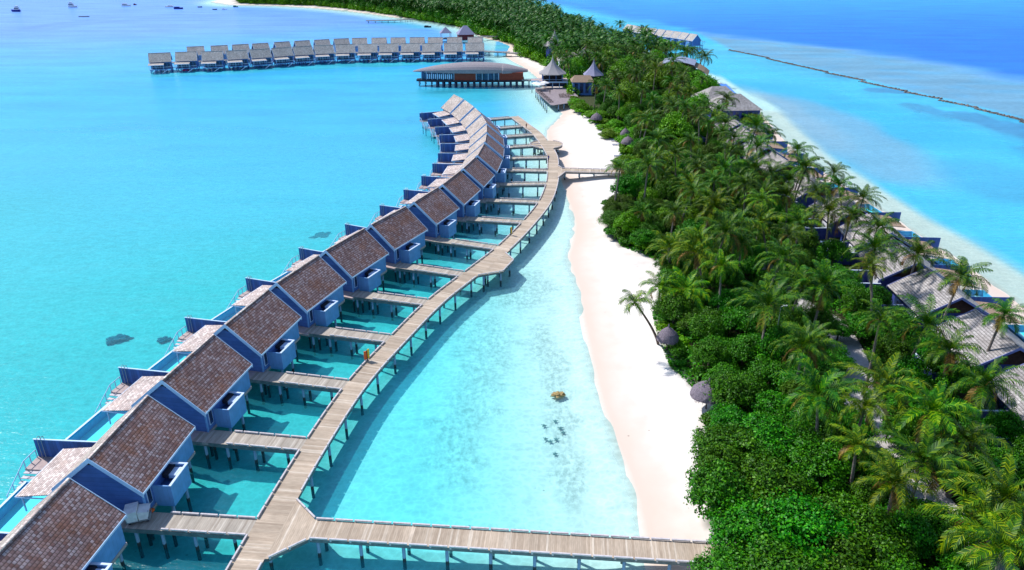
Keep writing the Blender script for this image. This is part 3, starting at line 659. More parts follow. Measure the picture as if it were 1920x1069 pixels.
# ------------------------------------------------------------------ water villa (local x = along the row, y = seaward, z up)
def window(mb_f, mb_g, x0, x1, z0, z1, y, sgn, t=.07):
    pass
def make_villa(name='water_villa', roofm='shingle', leanm='shingle_pale', far=False):
    r = empty(name)
    RX0, RX1, RY0, RY1, ZE, ZR = -1.0, 9.7, 11.0, 19.9, 5.35, 9.1; YM = (RY0 + RY1) / 2
    mb = MB()
    mb.slab([(RX0, RY0, ZE), (RX1, RY0, ZE), (RX1, YM, ZR), (RX0, YM, ZR)], .14)
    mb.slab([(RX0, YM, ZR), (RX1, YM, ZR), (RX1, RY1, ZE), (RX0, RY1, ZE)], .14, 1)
    ro = mb.build('roof', [M[roofm], M['shingle_sunlit' if not far else roofm]], r)
    MB().box(RX0, RX1, YM - .12, YM + .12, ZR - .06, ZR + .05).build('ridge_cap', M[leanm], ro)
    tb = MB(); sl = (ZR - ZE) / (YM - RY0)
    for x0, x1 in ((RX0 - .07, RX0 - .003), (RX1 + .003, RX1 + .07)):
        for y0, y1, za, zb in ((RY0 - .05, YM, ZE - .05 * sl, ZR), (RY1 + .05, YM, ZE - .05 * sl, ZR)):
            p = [(y0, za + .07), (y1, zb + .07), (y1, zb - .46), (y0, za - .46)]
            b = [(x0, y, z) for y, z in p]; t = [(x1, y, z) for y, z in p]
            if y0 > YM: b, t = t, b
            tb.hexa(b, t)
    tb.build('barge_trim', M['trim'], r)
    MB().box(RX0 - .003, RX1 + .003, RY0 - .07, RY0 - .004, ZE - .24, ZE - .02).build('gutter', M['trim'], r)
    # walls with gables
    wx0, wx1, wy0, wy1, z0 = -.5, 9.2, 11.4, 19.4, 2.42
    zw = ZE + (wy0 - RY0) * sl - .16; zp = ZR - .19
    pr = [(wy0, z0), (wy1, z0), (wy1, zw), ((wy0 + wy1) / 2, zp), (wy0, zw)]
    mb = MB(); a = [(wx0, y, z) for y, z in pr]; b = [(wx1, y, z) for y, z in pr]
    mb.face(a[::-1]); mb.face(b)
    for i in range(5):
        k = (i + 1) % 5; mb.face([a[i], a[k], b[k], b[i]])
    w = mb.build('wall', M['wall'], r)
    MB().face([(wx0 - .01, YM - 1.1, zp - .95), (wx0 - .01, YM + 1.1, zp - .95), (wx0 - .01, YM, zp - .03)][::-1]).box(wx0 - .16, wx0 - .012, YM - .06, YM + .06, zp - 1, zp - .2).build('gable_shade', M['dark'], w)  # dark triangle painted for the overhang's shade, with a slim post
    # corner boards, narrow window and door on the boardwalk side
    MB().box(wx0 - .04, wx0 + .14, wy0 - .04, wy0 + .12, z0, zw - .05).build('corner_board', M['wall_pale'], w)
    f = MB().box(-.02, .72, wy0 - .07, wy0 - .002, 3.0, 4.95).build('window_frame', M['trim'], w)
    d = MB().box(.05, .65, wy0 - .09, wy0 - .072, 3.08, 4.87).build('pane', M['glass'], w)
    # outdoor bath nook: open box cantilevered from the wall
    bx = MB(); bx.box(1.1, 1.24, 9.5, wy0 - .003, 2.05, 4.5).box(4.5, 4.64, 9.5, wy0 - .003, 2.05, 4.5).box(1.243, 4.497, 9.5, 9.64, 2.05, 4.498).box(1.243, 4.497, 9.643, wy0 - .003, 2.06, 2.2)
    n = bx.build('bath_nook', M['wall_pale'], r)
    cp = MB().box(1.06, 4.68, 9.44, 9.68, 4.503, 4.6).box(4.46, 4.68, 9.683, 11.38, 4.503, 4.6); cp.build('coping', M['coping'], n)
    tubm = MB(); tubm.box(3.0, 4.3, 9.9, 10.7, 3.9, 4.3).box(3.1, 4.2, 10.0, 10.6, 4.303, 4.32); tubm.build('shelf', M['coping'], n)
    MB().box(1.243, 4.497, 9.643, 11.39, 3.4, 3.5).build('tray', M['wall'], n)
    MB().box(2.9, 4.45, 10.72, 11.3, 4.0, 4.45).build('basin', M['dark'], n)
    if True:
        for x in (1.5, 4.2): post(x, 10.0, 2.05, r)
    # narrow pale panel beside the nook and rear pale wall
    MB().box(4.7, 9.22, wy0 - .05, wy0 - .003, z0, zw - .04).build('wall_panel', M['wall_pale'], r)
    # sea side: glazed doors and posts
    gl = MB()
    for k in range(4): gl.box(.2 + k * 1.35, 1.4 + k * 1.35, wy1 + .003, wy1 + .06, 2.5, 4.85)
    for k in range(2): gl.box(6.0 + k * 1.5, 7.3 + k * 1.5, wy1 + .003, wy1 + .06, 2.5, 4.85)
    gl.build('glass_door', M['glass'], r)
    fr = MB()
    for k in range(5): fr.box(.05 + k * 1.35, .17 + k * 1.35, wy1 + .003, wy1 + .09, 2.45, 4.95)
    fr.build('door_frame', M['trim'], r)
    # lean-to roof over the terrace
    mb = MB().slab([(-1.3, 19.5, 4.95), (6.1, 19.5, 4.95), (6.1, 23.6, 4.45), (-1.3, 23.6, 4.45)][::1], .1)
    lo = mb.build('terrace_roof', M[leanm], r)
    MB().box(-1.36, -1.303, 19.5, 23.6, 4.30, 4.42).box(-1.36, 6.16, 23.603, 23.67, 4.24, 4.44).build('fascia', M['trim'], lo)
    for x in (-1.0, 2.4, 5.8): MB().box(x - .06, x + .06, 23.2, 23.32, 2.42, 4.36).build('terrace_post', M['trim'], r)
    # floor, terrace and sea deck
    if far:
        MB().box(-.6, 9.3, 11.3, 19.45, 2.1, 2.405).box(-1.0, 9.5, 19.455, 22.2, 2.14, 2.40).build('floor_deck', M['wall_pale'], r)
        st = MB()
        for k in range(7): st.box(7.6 - .5 * (k + 1), 7.58 - .5 * k, 22.25, 23.4, 2.16 - .3 * k, 2.26 - .3 * k)
        st.hexa([(4.1, 23.42, .1), (7.6, 23.42, 2.1), (7.6, 23.5, 2.1), (4.1, 23.5, .1)], [(4.1, 23.42, .4), (7.6, 23.42, 2.4), (7.6, 23.5, 2.4), (4.1, 23.5, .4)]); st.build('stair', M['trim'], r)
        MB().tube([(-1, 22.15, 3.3), (9.4, 22.15, 3.3)], .06).build('railing', M['trim'], r)
        for x in (-.6, 1.6, 3.8, 6.4, 9.2):
            for y in (12.0, 17, 21.8): post(x, y, 2.1, r, .21, -1.9, 'fence')
        return r
    dk = MB().box(-.6, 9.3, 11.3, 19.45, 2.1, 2.405); dk.box(-2.35, -.603, 10.4, 19.45, 2.1, 2.398); dk.box(-5.0, 7.3, 19.455, 22.5, 2.18, 2.40); dk.box(3.3, 7.3, 22.503, 25.0, 2.18, 2.398); dk.box(5.1, 7.3, 25.003, 27.7, 2.18, 2.396)
    dk.build('floor_deck', M['deckp'], r)
    MB().box(-5.02, 7.32, 19.6, 19.8, 1.9, 2.17).box(-.55, 9.25, 11.5, 11.7, 1.8, 2.095).box(-.55, 9.25, 18.9, 19.1, 1.8, 2.095).build('floor_beam', M['beam'], r)
    # pool
    pl = MB().box(-5.1, 3.3, 22.506, 22.7, .5, 2.42).box(-5.1, 3.3, 26.2, 26.4, .5, 2.33).box(-5.1, -4.9, 22.703, 26.197, .5, 2.33).box(3.1, 3.297, 22.703, 26.197, .5, 2.415)
    po = pl.build('pool', M['poolwall'], r)
    MB().box(-5.12, 3.32, 26.18, 26.45, 2.333, 2.37).build('pool_rim', M['coping'], po)
    MB().box(-4.9, 3.1, 22.7, 26.2, 1.05, 1.2).build('pool_floor', M['poolbed'], po)
    MB().face([(-4.9, 22.7, 2.24), (3.1, 22.7, 2.24), (3.1, 26.2, 2.24), (-4.9, 26.2, 2.24)]).build('pool_water', M['poolwater'], po)
    # privacy fence
    MB().box(7.2, 7.29, 19.46, 27.6, 2.42, 4.6).build('privacy_fence', M['fence'], r)
    MB().box(7.15, 7.34, 19.47, 27.65, 4.603, 4.68).build('fence_cap', M['trim'], r)
    # stairs down to the water and their railing
    st = MB()
    for k in range(7): st.box(5.1 - .48 * (k + 1), 5.08 - .48 * k, 26.1, 27.6, 2.16 - .27 * k, 2.24 - .27 * k)
    st.hexa([(1.75, 26.0, .2), (5.1, 26.0, 2.1), (5.1, 26.08, 2.1), (1.75, 26.08, .2)], [(1.75, 26.0, .42), (5.1, 26.0, 2.32), (5.1, 26.08, 2.32), (1.75, 26.08, .42)])
    st.build('stair', M['kerb'], r)
    rl = MB(); rl.tube([(7.1, 27.65, 3.35), (5.2, 27.65, 3.35), (1.9, 27.65, 1.5)], .05)
    for x, zt, zb in ((7.05, 3.35, 2.3), (6.1, 3.35, 2.3), (5.2, 3.35, 2.2), (4.1, 2.72, 1.7), (3.0, 2.12, 1.0), (1.95, 1.52, .3)): rl.box(x - .04, x + .04, 27.61, 27.69, zb, zt)
    rl.build('railing', M['trim'], r)
    ld = MB()
    for yy in (26.6, 27.0): ld.tube([(7.4, yy, 1.6), (7.4, yy, 4.95), (7.2, yy, 5.05), (7.0, yy, 4.95), (7.0, yy, 2.4)], .035)
    ld.build('hoop_handle', M['steel'], r)
    for x in (-4.6, -.2, 3.2, 6.8):
        for y in (20.4, 24.5 if x < 3 else 26.8): post(x, y, 2.1 if y < 21 else 1.0 if x < 4 else 2.18, r)
    for x in (.2, 4.6, 8.9):
        for y in (12.0, 15.3, 18.6): post(x, y, 2.1, r, .16)
    return r
villa = make_villa()
GW = 'water villas along the curved boardwalk'
def villa_label(i):
    if i == 0: return 'nearest water villa at the frame corner, red brown roof cut by the frame edge'
    return 'blue water villa with brown shingle roof, %s along the curved row from the near end' % ordn(i + 1)
VILL = []
for i in range(0, len(PK) - 1):
    a = PK[i]; b_ = PK[i + 1]; sp_ = dist(a, b_); u = norm((b_[0] - a[0], b_[1] - a[1])); kx = min(1.0, (sp_ - 1.9) / 10.75) if i < 16 else .80
    o = villa if i == 0 else copy_tree(villa)
    o.location = (a[0] + u[0] * .98 * kx + u[1] * 15.45, a[1] + u[1] * .98 * kx - u[0] * 15.45, 0); o.rotation_euler = (0, 0, math.atan2(u[1], u[0])); o.scale = (kx, 1, 1)
    tag(o, villa_label(i), 'water villa', GW); VILL.append(o)
# far west double row: greyer roofs
K = .86
far_v = make_villa('water_villa', 'shingle_far', 'shingle_far', True)
FRONT = [(-159.0, 349.6), (-148.4, 353.2), (-137.2, 355.1), (-127.4, 358.9), (-118.2, 363.5), (-109.4, 368.6), (-100.8, 373.5), (-91.6, 377.9), (-81.7, 381.1), (-70.9, 382.6), (-60.7, 383.8), (-50.1, 384.7), (-39.8, 385.4), (-29.1, 386.2), (-18.5, 387.1)]
BACK = [(-151.7, 372.7), (-141.7, 376.6), (-132.9, 381.0), (-124.5, 385.2), (-115.5, 391.3), (-106.8, 396.7), (-97.8, 401.2), (-88.6, 405.3), (-79.7, 408.2), (-69.6, 409.2), (-59.8, 410.2), (-49.9, 411.2), (-40.4, 411.2), (-30.3, 412), (-19.4, 412)]
first = [True]
def place_row(pts, sy, lab, grp, src, kq=1.0):
    pts = [(x * .994, y * .994) for x, y in pts]
    n = len(pts)
    for i, p in enumerate(pts):
        a = pts[max(i - 1, 0)]; c = pts[min(i + 1, n - 1)]; u = norm((c[0] - a[0], c[1] - a[1])); v = (-u[1] * sy, u[0] * sy)
        o = src if first[0] else copy_tree(src); first[0] = False
        ox = p[0] - u[0] * 4.35 * K * kq - v[0] * 15.45 * K; oy = p[1] - u[1] * 4.35 * K * kq - v[1] * 15.45 * K
        o.location = (ox, oy, 0); o.rotation_euler = (0, 0, math.atan2(u[1], u[0])); o.scale = (K * kq, K * sy, .95); o.location.z = -.6
        tag(o, lab % ordn(i + 1), 'water villa', grp)
place_row(FRONT, -1, 'grey roofed water villa, %s from the open sea end of the distant front row', 'water villas of the distant double row', far_v, 1.0)
place_row(BACK, 1, 'grey roofed water villa, %s from the open sea end of the distant back row', 'water villas of the distant double row', far_v, .84)
RROW = [(99.1, 426.7), (96.0, 432.9), (92.9, 438.6), (89.6, 444.0), (86.0, 449.8), (82.4, 455.5), (79.4, 461.4), (76.6, 467.0), (74.0, 473.0), (71.6, 479.0)]
def place_r():
    n = len(RROW)
    for i, p in enumerate(RROW):
        a = RROW[max(i - 1, 0)]; c = RROW[min(i + 1, n - 1)]; u = norm((c[0] - a[0], c[1] - a[1])); v = (u[1], -u[0])
        k = .72; kx = .56; o = copy_tree(far_v); ox = p[0] - u[0] * 4.35 * kx - v[0] * 15.45 * k; oy = p[1] - u[1] * 4.35 * kx - v[1] * 15.45 * k
        o.location = (ox, oy, 0); o.rotation_euler = (0, 0, math.atan2(u[1], u[0])); o.scale = (kx, -k, .86)
        tag(o, 'pale roofed villa behind the palms, %s from the near end of the reef side row' % ordn(i + 1), 'water villa', 'water villas on the reef side of the island')
place_r()
# walkway between the distant rows and on the reef side
def walkway(name, pts, w, label, cat='boardwalk', z=2.1, ev=6, zb=-1.8):
    c = pts[0]; P = [(x - c[0], y - c[1]) for x, y in pts]; P = spline(P, 2.0); r = empty(name, (c[0], c[1], 0))
    mb = MB(); ribbon(mb, P, w, z); mb.build('deck', M['deck2'], r)
    bmm = MB(); beam_line(bmm, shift(P, w / 2 - .1), z - .35, z - .012); beam_line(bmm, shift(P, -w / 2 + .1), z - .35, z - .012); bmm.build('beam_edging', M['beam'], r)
    k = MB(); kerb_line(k, shift(P, w / 2), z); kerb_line(k, shift(P, -w / 2), z); k.build('kerb_edging', M['kerb'], r)
    for i in range(1, len(P) - 1, max(1, int(ev / 2))):
        a, b = P[i - 1], P[i + 1]; d = norm((b[0] - a[0], b[1] - a[1]))
        for s in (-1, 1): post(P[i][0] - d[1] * s * (w / 2 - .3), P[i][1] + d[0] * s * (w / 2 - .3), z - .36, r, .13)
    return tag(r, label, cat)
mid = [((a[0] + b[0]) / 2, (a[1] + b[1]) / 2) for a, b in zip(FRONT, BACK)]
walkway('boardwalk', [(mid[0][0] - 6, mid[0][1] - 2)] + mid + [(-8, 398), (4, 392)], 2.6, 'distant timber boardwalk running between the two rows of grey villas', ev=10)
walkway('boardwalk', [(p[0] - 9.5 * .86 - 3, p[1] - 5 * .86) for p in RROW], 2.4, 'reef side boardwalk serving the pale villas beyond the palms', ev=10)
walkway('footbridge', [g(895, 95, 2), g(925, 97, 2), g(955, 98, 2)], 2.2, 'low footbridge from the distant villas over to the beach', 'bridge', 2.0, 5)
walkway('footbridge', [g(978, 150, 2.6), g(992, 150, 2.6), g(1003, 149, 2.6)], 2.2, 'short footbridge joining the red building to the restaurant', 'bridge', 2.6, 5)
walkway('jetty', [g(833, 71, 2), g(870, 70, 2), g(905, 68.5, 2), g(935, 68, 2)], 2.2, 'slim jetty joining two dark roofed huts to the far beach', 'jetty', 2.0, 6)
walkway('jetty', [g(686, 38, 1.8), g(710, 37.8, 1.8), g(733, 37.3, 1.8), g(752, 36.5, 1.8), g(775, 35, 1.8)], 3.2, 'dark low jetty reaching out from the far shore', 'jetty', 1.6, 5)
# ------------------------------------------------------------------ villas among the palms on the east side
def make_east():
    r = empty('beach_villa'); HW, ZE, ZR = 5.3, 4.3, 7.4
    mb = MB(); mb.slab([(0, -HW, ZE), (0, 0, ZR), (10.6, 0, ZR), (10.6, -HW, ZE)][::-1], .2); mb.slab([(0, 0, ZR), (0, HW, ZE), (10.6, HW, ZE), (10.6, 0, ZR)][::-1], .2)
    ro = mb.build('roof', M['shingle_east'], r)
    MB().box(0, 10.6, -.13, .13, ZR - .05, ZR + .05).build('ridge_cap', M['shingle_east'], ro)
    tb = MB()
    for x0, x1 in ((-.09, -.003), (10.603, 10.69)):
        for s in (-1, 1):
            p = [(s * (HW + .05), ZE + .03), (0, ZR + .07), (0, ZR - .30), (s * (HW + .05), ZE - .33)]
            b = [(x0, y, z) for y, z in p]; t = [(x1, y, z) for y, z in p]
            if s > 0: b, t = t, b
            tb.hexa(b, t)
    tb.build('barge_trim', M['trim_east'], r)
    wx0, wx1, wy, z0 = 1.1, 9.8, 4.6, 1.2; sl = (ZR - ZE) / HW; zw = ZE + (HW - wy) * sl - .22
    pr = [(-wy, z0), (wy, z0), (wy, zw), (0, ZR - .26), (-wy, zw)]; a = [(wx0, y, z) for y, z in pr]; b = [(wx1, y, z) for y, z in pr]
    w = MB(); w.face(a[::-1]); w.face(b)
    for i in range(5): k = (i + 1) % 5; w.face([a[i], a[k], b[k], b[i]])
    wl = w.build('wall', M['wall_east'], r)
    MB().face([(wx0 - .02, -wy, zw - .1), (wx0 - .02, 0, ZR - .3), (wx0 - .02, wy, zw - .1)]).face([(wx1 + .02, -wy, zw - .1), (wx1 + .02, wy, zw - .1), (wx1 + .02, 0, ZR - .3)]).build('gable_lining', M['gable_brown'], wl)
    MB().box(0.2, 5.6, -9.6, -9.45, 1.2, 3.4).box(.2, .35, -9.44, -4.9, 1.2, 3.39).box(5.45, 5.6, -9.44, -4.9, 1.2, 3.39).build('court_wall', M['wall_east'], r)
    MB().box(.15, 5.65, -9.65, -9.4, 3.403, 3.5).box(.15, .4, -9.397, -4.9, 3.403, 3.5).box(5.4, 5.65, -9.397, -4.9, 3.403, 3.5).build('coping', M['coping'], r)
    MB().box(1.5, 4.5, -4.9, -4.62, 1.4, 3.5).box(1.6, 2.6, -8.6, -7.0, 1.2, 1.8).build('white_screen', M['white'], r)
    MB().box(6.4, 8.8, -4.68, -4.603, 1.4, 3.3).build('pane', M['glass'], r)
    mb = MB().slab([(-.8, 4.6, 4.35), (5.6, 4.6, 4.35), (5.6, 8.8, 3.9), (-.8, 8.8, 3.9)], .12); mb.build('terrace_roof', M['thatch_brown'], r)
    MB().box(-1.2, 8, 4.7, 9.0, 1.1, 1.5).build('terrace', M['deckp'], r)
    MB().box(8.0, 8.1, 4.9, 12.4, 1.2, 3.8).build('privacy_fence', M['fence'], r)
    ps = MB().box(-4, 3.5, 9.4, 9.6, .5, 1.55).box(-4, 3.5, 12.6, 12.8, .5, 1.5).box(-4, -3.8, 9.603, 12.597, .5, 1.5).box(3.3, 3.5, 9.603, 12.597, .5, 1.5)
    po = ps.build('pool', M['poolwall'], r)
    MB().box(-3.8, 3.3, 9.6, 12.6, .4, .55).build('pool_floor', M['poolbed'], po)
    MB().face([(-3.8, 9.6, 1.4), (3.3, 9.6, 1.4), (3.3, 12.6, 1.4), (-3.8, 12.6, 1.4)]).build('pool_water', M['poolwater'], po)
    return r
ev = make_east(); EV = [(61.8, 66.5), (62.3, 80.0), (63.0, 94.3), (63.3, 107.0), (65.0, 120.0), (65.3, 133.0), (64.4, 149.0), (62.8, 165.0), (62.4, 179.0), (62.3, 192.0), (62.5, 205)]
EVL = ['thatch roofed beach villa, nearest the camera, mostly outside the frame', 'thatch roofed beach villa with a red and white towel court, second in its row']
for i, p in enumerate(EV):
    o = ev if i == 0 else copy_tree(ev)
    q = EV[min(i + 1, len(EV) - 1)]; pq = EV[max(i - 1, 0)]; u = norm((q[0] - pq[0], q[1] - pq[1])); o.location = (p[0], p[1], 0); o.rotation_euler = (0, 0, math.atan2(u[1], u[0])); o.scale = (1, -1, 1)
    tag(o, EVL[0] if i == 0 else 'grey shingle beach villa among palms, %s from the near end of the island row' % ordn(i + 1), 'beach villa', 'beach villas hidden among the palms')
# ------------------------------------------------------------------ curved over-water building
sx0, sy0 = -38.5, 305.0
spa = empty('spa_building', (sx0, sy0, 0), .02)
def lens(u0, u1, hw, z0, zt, nu=40, nv=10, name='roof', m='thatch_spa', ends=(0.05, .15), par=None, peak=.5):
    mb = MB(); P = []
    for i in range(nu + 1):
        t = i / nu; x = u0 + (u1 - u0) * t; q = math.sin(PI * (t ** (math.log(.5) / math.log(peak)))) ** .75
        w = hw * (ends[0] * (1 - t) + ends[1] * t + (1 - max(ends)) * q); h = zt * (ends[0] * (1 - t) + ends[1] * t + (1 - max(ends)) * q)
        row = []
        for j in range(nv + 1):
            a = PI * j / nv; row.append((x, 5.5 - w * math.cos(a), z0 + h * max(math.sin(a), 0) ** .8))
        P.append(row)
    for i in range(nu):
        for j in range(nv): mb.face([P[i][j], P[i + 1][j], P[i + 1][j + 1], P[i][j + 1]])
    for i in range(nu): mb.face([P[i][0], P[i][nv], P[i + 1][nv], P[i + 1][0]])
    for e in (0, nu): mb.face(P[e] if e else P[e][::-1])
    return mb.build(name, M[m], par, True)
lens(-1.5, 39, 7.4, 5.5, 4.5, par=spa, ends=(.04, .5), peak=.5)
lens(34.5, 45, 6.3, 5.4, 3.3, name='end_roof', par=spa, ends=(.9, .25), peak=.3)
MB().prism([(0, 3.2), (6, 1.4), (16, .2), (30, -.2), (43.5, .8), (43.5, 10), (30, 11), (14, 11), (0, 6)], 2.0, 2.7).build('floor_deck', M['dark'], spa)
MB().prism([(2, 3.4), (8, 2.0), (15.5, 1.3), (15.5, 9.5), (6, 9), (2, 6)], 2.703, 5.85).build('glass_wall', M['glass'], spa)
MB().prism([(15.503, .9), (24, .55), (24, 9.5), (15.503, 9.5)], 2.703, 5.9).build('red_wall', M['red'], spa)
MB().prism([(24.003, .9), (33.5, .7), (33.5, 9.5), (24.003, 9.5)], 2.703, 6.0).build('glass_wall', M['glass'], spa)
MB().prism([(33.503, .5), (43, 1.1), (43.3, 9.5), (33.503, 9.5)], 2.703, 5.6).build('red_wall', M['red'], spa)
mu = MB()
for x, y in [(2.2, 3.2), (4.2, 2.6), (6.4, 2.2), (8.6, 1.75), (11, 1.55), (13.3, 1.35), (15.3, 1.1)]: mu.box(x - .07, x + .07, y - .12, y + .02, 2.71, 5.8)
for x in (24.2, 26.6, 29, 31.3, 33.2): mu.box(x - .1, x + .1, .62, .74, 2.71, 5.9)
mu.build('window_frame', M['trim'], spa)
wi = MB()
for k in range(13): wi.box(4.5 + .8 * k, 4.9 + .8 * k, 1.2 if k > 6 else 1.9 - .05 * k, 1.33 if k > 6 else 2.0, 3.2, 5.0)
wi.build('curtain', M['trim'], spa)
for i, x in enumerate(frange(1, 43, 18)):
    for y in (1.2 if x > 8 else 3.2, 5.5, 8.8): post(x, y, 2.05, spa, .42 if x > 8 else .14, -1.9, 'post' if x <= 8 else 'pile')
tag(spa, 'long curved over-water building with pale humped roof and red walls', 'building')
# ------------------------------------------------------------------ restaurant with pointed roofs
def cone_hat(name, c, r, z0, z1, m, n=8, par=None, k=2.1):
    prof = [(r * (1 - t) ** k + .05, z0 + (z1 - z0) * t) for t in frange(0, 1, 14)]
    mb = MB(); mb.lathe([(r - .1, z0 - .25)] + prof, c, n, rot=PI / n)
    mb.face([(c[0] + (r - .1) * math.cos(2 * PI * i / n + PI / n), c[1] + (r - .1) * math.sin(2 * PI * i / n + PI / n), z0 - .25) for i in range(n)][::-1])
    return mb.build(name, M[m], par)
rs = empty('restaurant_pavilion', (15.6, 296, 0))
cone_hat('pointed_roof', (0, 0), 5.6, 7.2, 14.0, 'thatch_hat', 8, rs)
fl = MB().box(-5.2, 6.0, -3.4, 5.5, 4.1, 4.4).box(-8.2, -5.203, -1, 4, 4.1, 4.395); fl.build('upper_floor', M['deckp'], rs)
up = MB()
for x in frange(-3.8, 3.8, 4):
    for y in (-3.0, 3.0): up.box(x - .14, x + .14, y - .14, y + .14, 4.4, 7.1)
up.build('column', M['wall'], rs)
MB().box(-3.6, 3.6, -2.6, -2.5, 4.4, 5.2).box(-3.6, 3.6, 1.5, 1.6, 4.4, 6.0).build('counter', M['dark'], rs)
lo = MB()
for x in (-5.0, -2.6, 0, 2.6, 5.6): lo.box(x - .12, x + .12, -3.3, -3.1, 2.2, 4.09)
lo.build('lower_column', M['trim'], rs); MB().box(-4.6, 5.6, -1.6, 5, 2.2, 4.09).build('lower_wall', M['glass'], rs)
rl = MB().tube([(-8.1, -1, 5.2), (-5.2, -1, 5.2), (-5.2, -3.35, 5.2), (6, -3.35, 5.2)], .05)
rl.build('railing', M['trim'], rs)
for x in (-7.8, -4.8, 0, 5.5):
    for y in (-2.8, 1.0): 
        if x > -7 or y > 0: post(x, y, 4.1 if x < -7 else 2.2, rs, .15)
tag(rs, 'two storey restaurant pavilion under a tall pointed grey roof', 'pavilion')
dk = [(8.9, 292.5), (8.7, 285), (13.3, 258.4), (14.0, 257.9), (20.6, 262.5), (24.0, 275), (21.5, 293)]
platform('restaurant_deck', dk, 'lower restaurant sun deck with loungers on posts above the beach', 'deck', 2.2,
         [(8.95 + .62 * k * 1.0 * .69, 286 - 3.9 * k) for k in range(8)] + [(16, 259.3), (18, 260.8), (20.2, 262.4)], (1, 0), (), None, 'deckr')
c2 = empty('restaurant_pavilion', (31.0, 292, 0)); cone_hat('pointed_roof', (0, 0), 4.3, 7.2, 13.4, 'thatch_blue', 6, c2, 2.0)
mb = MB()
for a in range(6): mb.cyl((3.2 * math.cos(a * PI / 3 + .5), 3.2 * math.sin(a * PI / 3 + .5), 1.2), (3.2 * math.cos(a * PI / 3 + .5), 3.2 * math.sin(a * PI / 3 + .5), 7), .15)
mb.build('column', M['dark'], c2); MB().prism([(3 * math.cos(a), 3 * math.sin(a)) for a in frange(0, 2 * PI * 7 / 8, 8)], 1.2, 3).build('wall', M['wall_east'], c2)
tag(c2, 'smaller pavilion with steep pointed slate blue roof among palms', 'pavilion')
def hip(name, c, hx, hy, zb, ze, zr, m, wm, label, rl=.5, rot=0, cat='building', over=.7):
    r = empty(name, (c[0], c[1], 0), rot); rx = hx * rl
    B = [(-hx - over, -hy - over, ze), (hx + over, -hy - over, ze), (hx + over, hy + over, ze), (-hx - over, hy + over, ze)]; R0, R1 = (-rx, 0, zr), (rx, 0, zr)
    mb = MB()
    mb.face([B[0], B[1], R1, R0]); mb.face([B[1], B[2], R1]); mb.face([B[2], B[3], R0, R1]); mb.face([B[3], B[0], R0]); mb.face(B[::-1])
    mb.build('roof', M[m], r)
    MB().box(-hx, hx, -hy, hy, zb, ze - .02).build('wall', M[wm], r)
    w = MB()
    for k in range(int(hx)): w.box(-hx + .6 + 2 * k, -hx + 1.8 + 2 * k, -hy - .06, -hy - .003, zb + .8, ze - .5)
    w.build('window', M['glass'], r)
    tag(r, label, cat); return r
hip('flat_roofed_annex', (26.2, 285), 3.6, 3.0, 1.2, 6.0, 8.0, 'thatch_brown', 'wall', 'low annex with flat brown thatch roof beside the restaurant', .8)
hip('thatched_house', (25.0, 330), 5, 4, 1.2, 7.5, 10.5, 'thatch_pale', 'white', 'pale thatched house glimpsed behind the restaurant', .3)
for (px, py, r_, lab) in ((1040, 64, 5.5, 'tall grey pointed roof poking out of the distant palms'), (1101, 74, 4.0, 'small grey pointed roof half hidden by distant palms')):
    X_, Y_ = g(px, py, 14); q = empty('pointed_roof_house', (X_, Y_, 0)); cone_hat('roof', (0, 0), r_, 9.0 if r_ > 5 else 8.5, 16.5 if r_ > 5 else 13, 'thatch_hat', 8, q)
    MB().prism([(r_ * .7 * math.cos(a), r_ * .7 * math.sin(a)) for a in frange(0, 2 * PI * 7 / 8, 8)], 1.2, 8.9 if r_ > 5 else 8.4).build('wall', M['wall_east'], q)
    tag(q, lab, 'pavilion')
# hip roofed building by the reef side, blue pool behind it
for n_, (cx, cy, hx, hy, zr, lab) in enumerate([(68.5, 252, 6.5, 7.0, 9.6, 'rear grey hip roofed hall beside the blue pool'), (70.0, 240.5, 7.2, 6.0, 9.2, 'front grey hip roofed hall at the reef shore, curved eave corner')]):
    hip('hip_roofed_hall', (cx, cy), hx, hy, 1.2, 5.2, zr, 'shingle_east', 'wall_east', lab, .35, .08)
pb = empty('infinity_pool', (80.5, 290, 0))
MB().prism([(-5.5, -13), (2.5, -11.5), (4.5, 13), (-.5, 12)], .6, 1.9).build('pool_wall', M['bluepool'], pb)
MB().face([(-5.2, -12.6, 1.95), (2.2, -11.2, 1.95), (4.2, 12.6, 1.95), (-.3, 11.7, 1.95)]).build('pool_water', M['bluepool'], pb)
MB().prism([(-8, 12.3), (3, 13.5), (2, 20), (-9, 18)], 1.2, 1.98).build('terrace', M['white'], pb)
tag(pb, 'long blue infinity pool with pale terrace above the reef beach', 'pool')
wedge = empty('curved_roof_lodge', (68, 312, 0), -.35)
mb = MB(); n_ = 14
for (a, b, z, w, mi) in (((-12, 12, 0, 5.2, 0)),):
    rows = []
    for i in range(n_ + 1):
        t = i / n_; x = a + (b - a) * t; zz = 6.2 + 4.2 * math.sin(PI * t) ** .8; rows.append([(x, -w, zz - 1.2), (x, 0, zz), (x, w, zz - 1.2)])
    for i in range(n_):
        for k in range(2): mb.face([rows[i][k], rows[i + 1][k], rows[i + 1][k + 1], rows[i][k + 1]])
mb.build('brown_roof', M['thatch_brown'], wedge)
mb = MB(); rows = []
for i in range(9):
    t = i / 8; x = -6.5 + 13 * t; zz = 10.0 + 1.1 * math.sin(PI * t); rows.append([(x, -5.8, zz - 1.3), (x, 0, zz), (x, 5.8, zz - 1.3)])
for i in range(8):
    for k in range(2): mb.face([rows[i][k], rows[i + 1][k], rows[i + 1][k + 1], rows[i][k + 1]])
mb.build('grey_roof', M['slate'], wedge)
MB().prism([(-10, -4.4), (10, -4.4), (10, 4.4), (-10, 4.4)], 1.2, 6.0).build('wall', M['wall_east'], wedge)
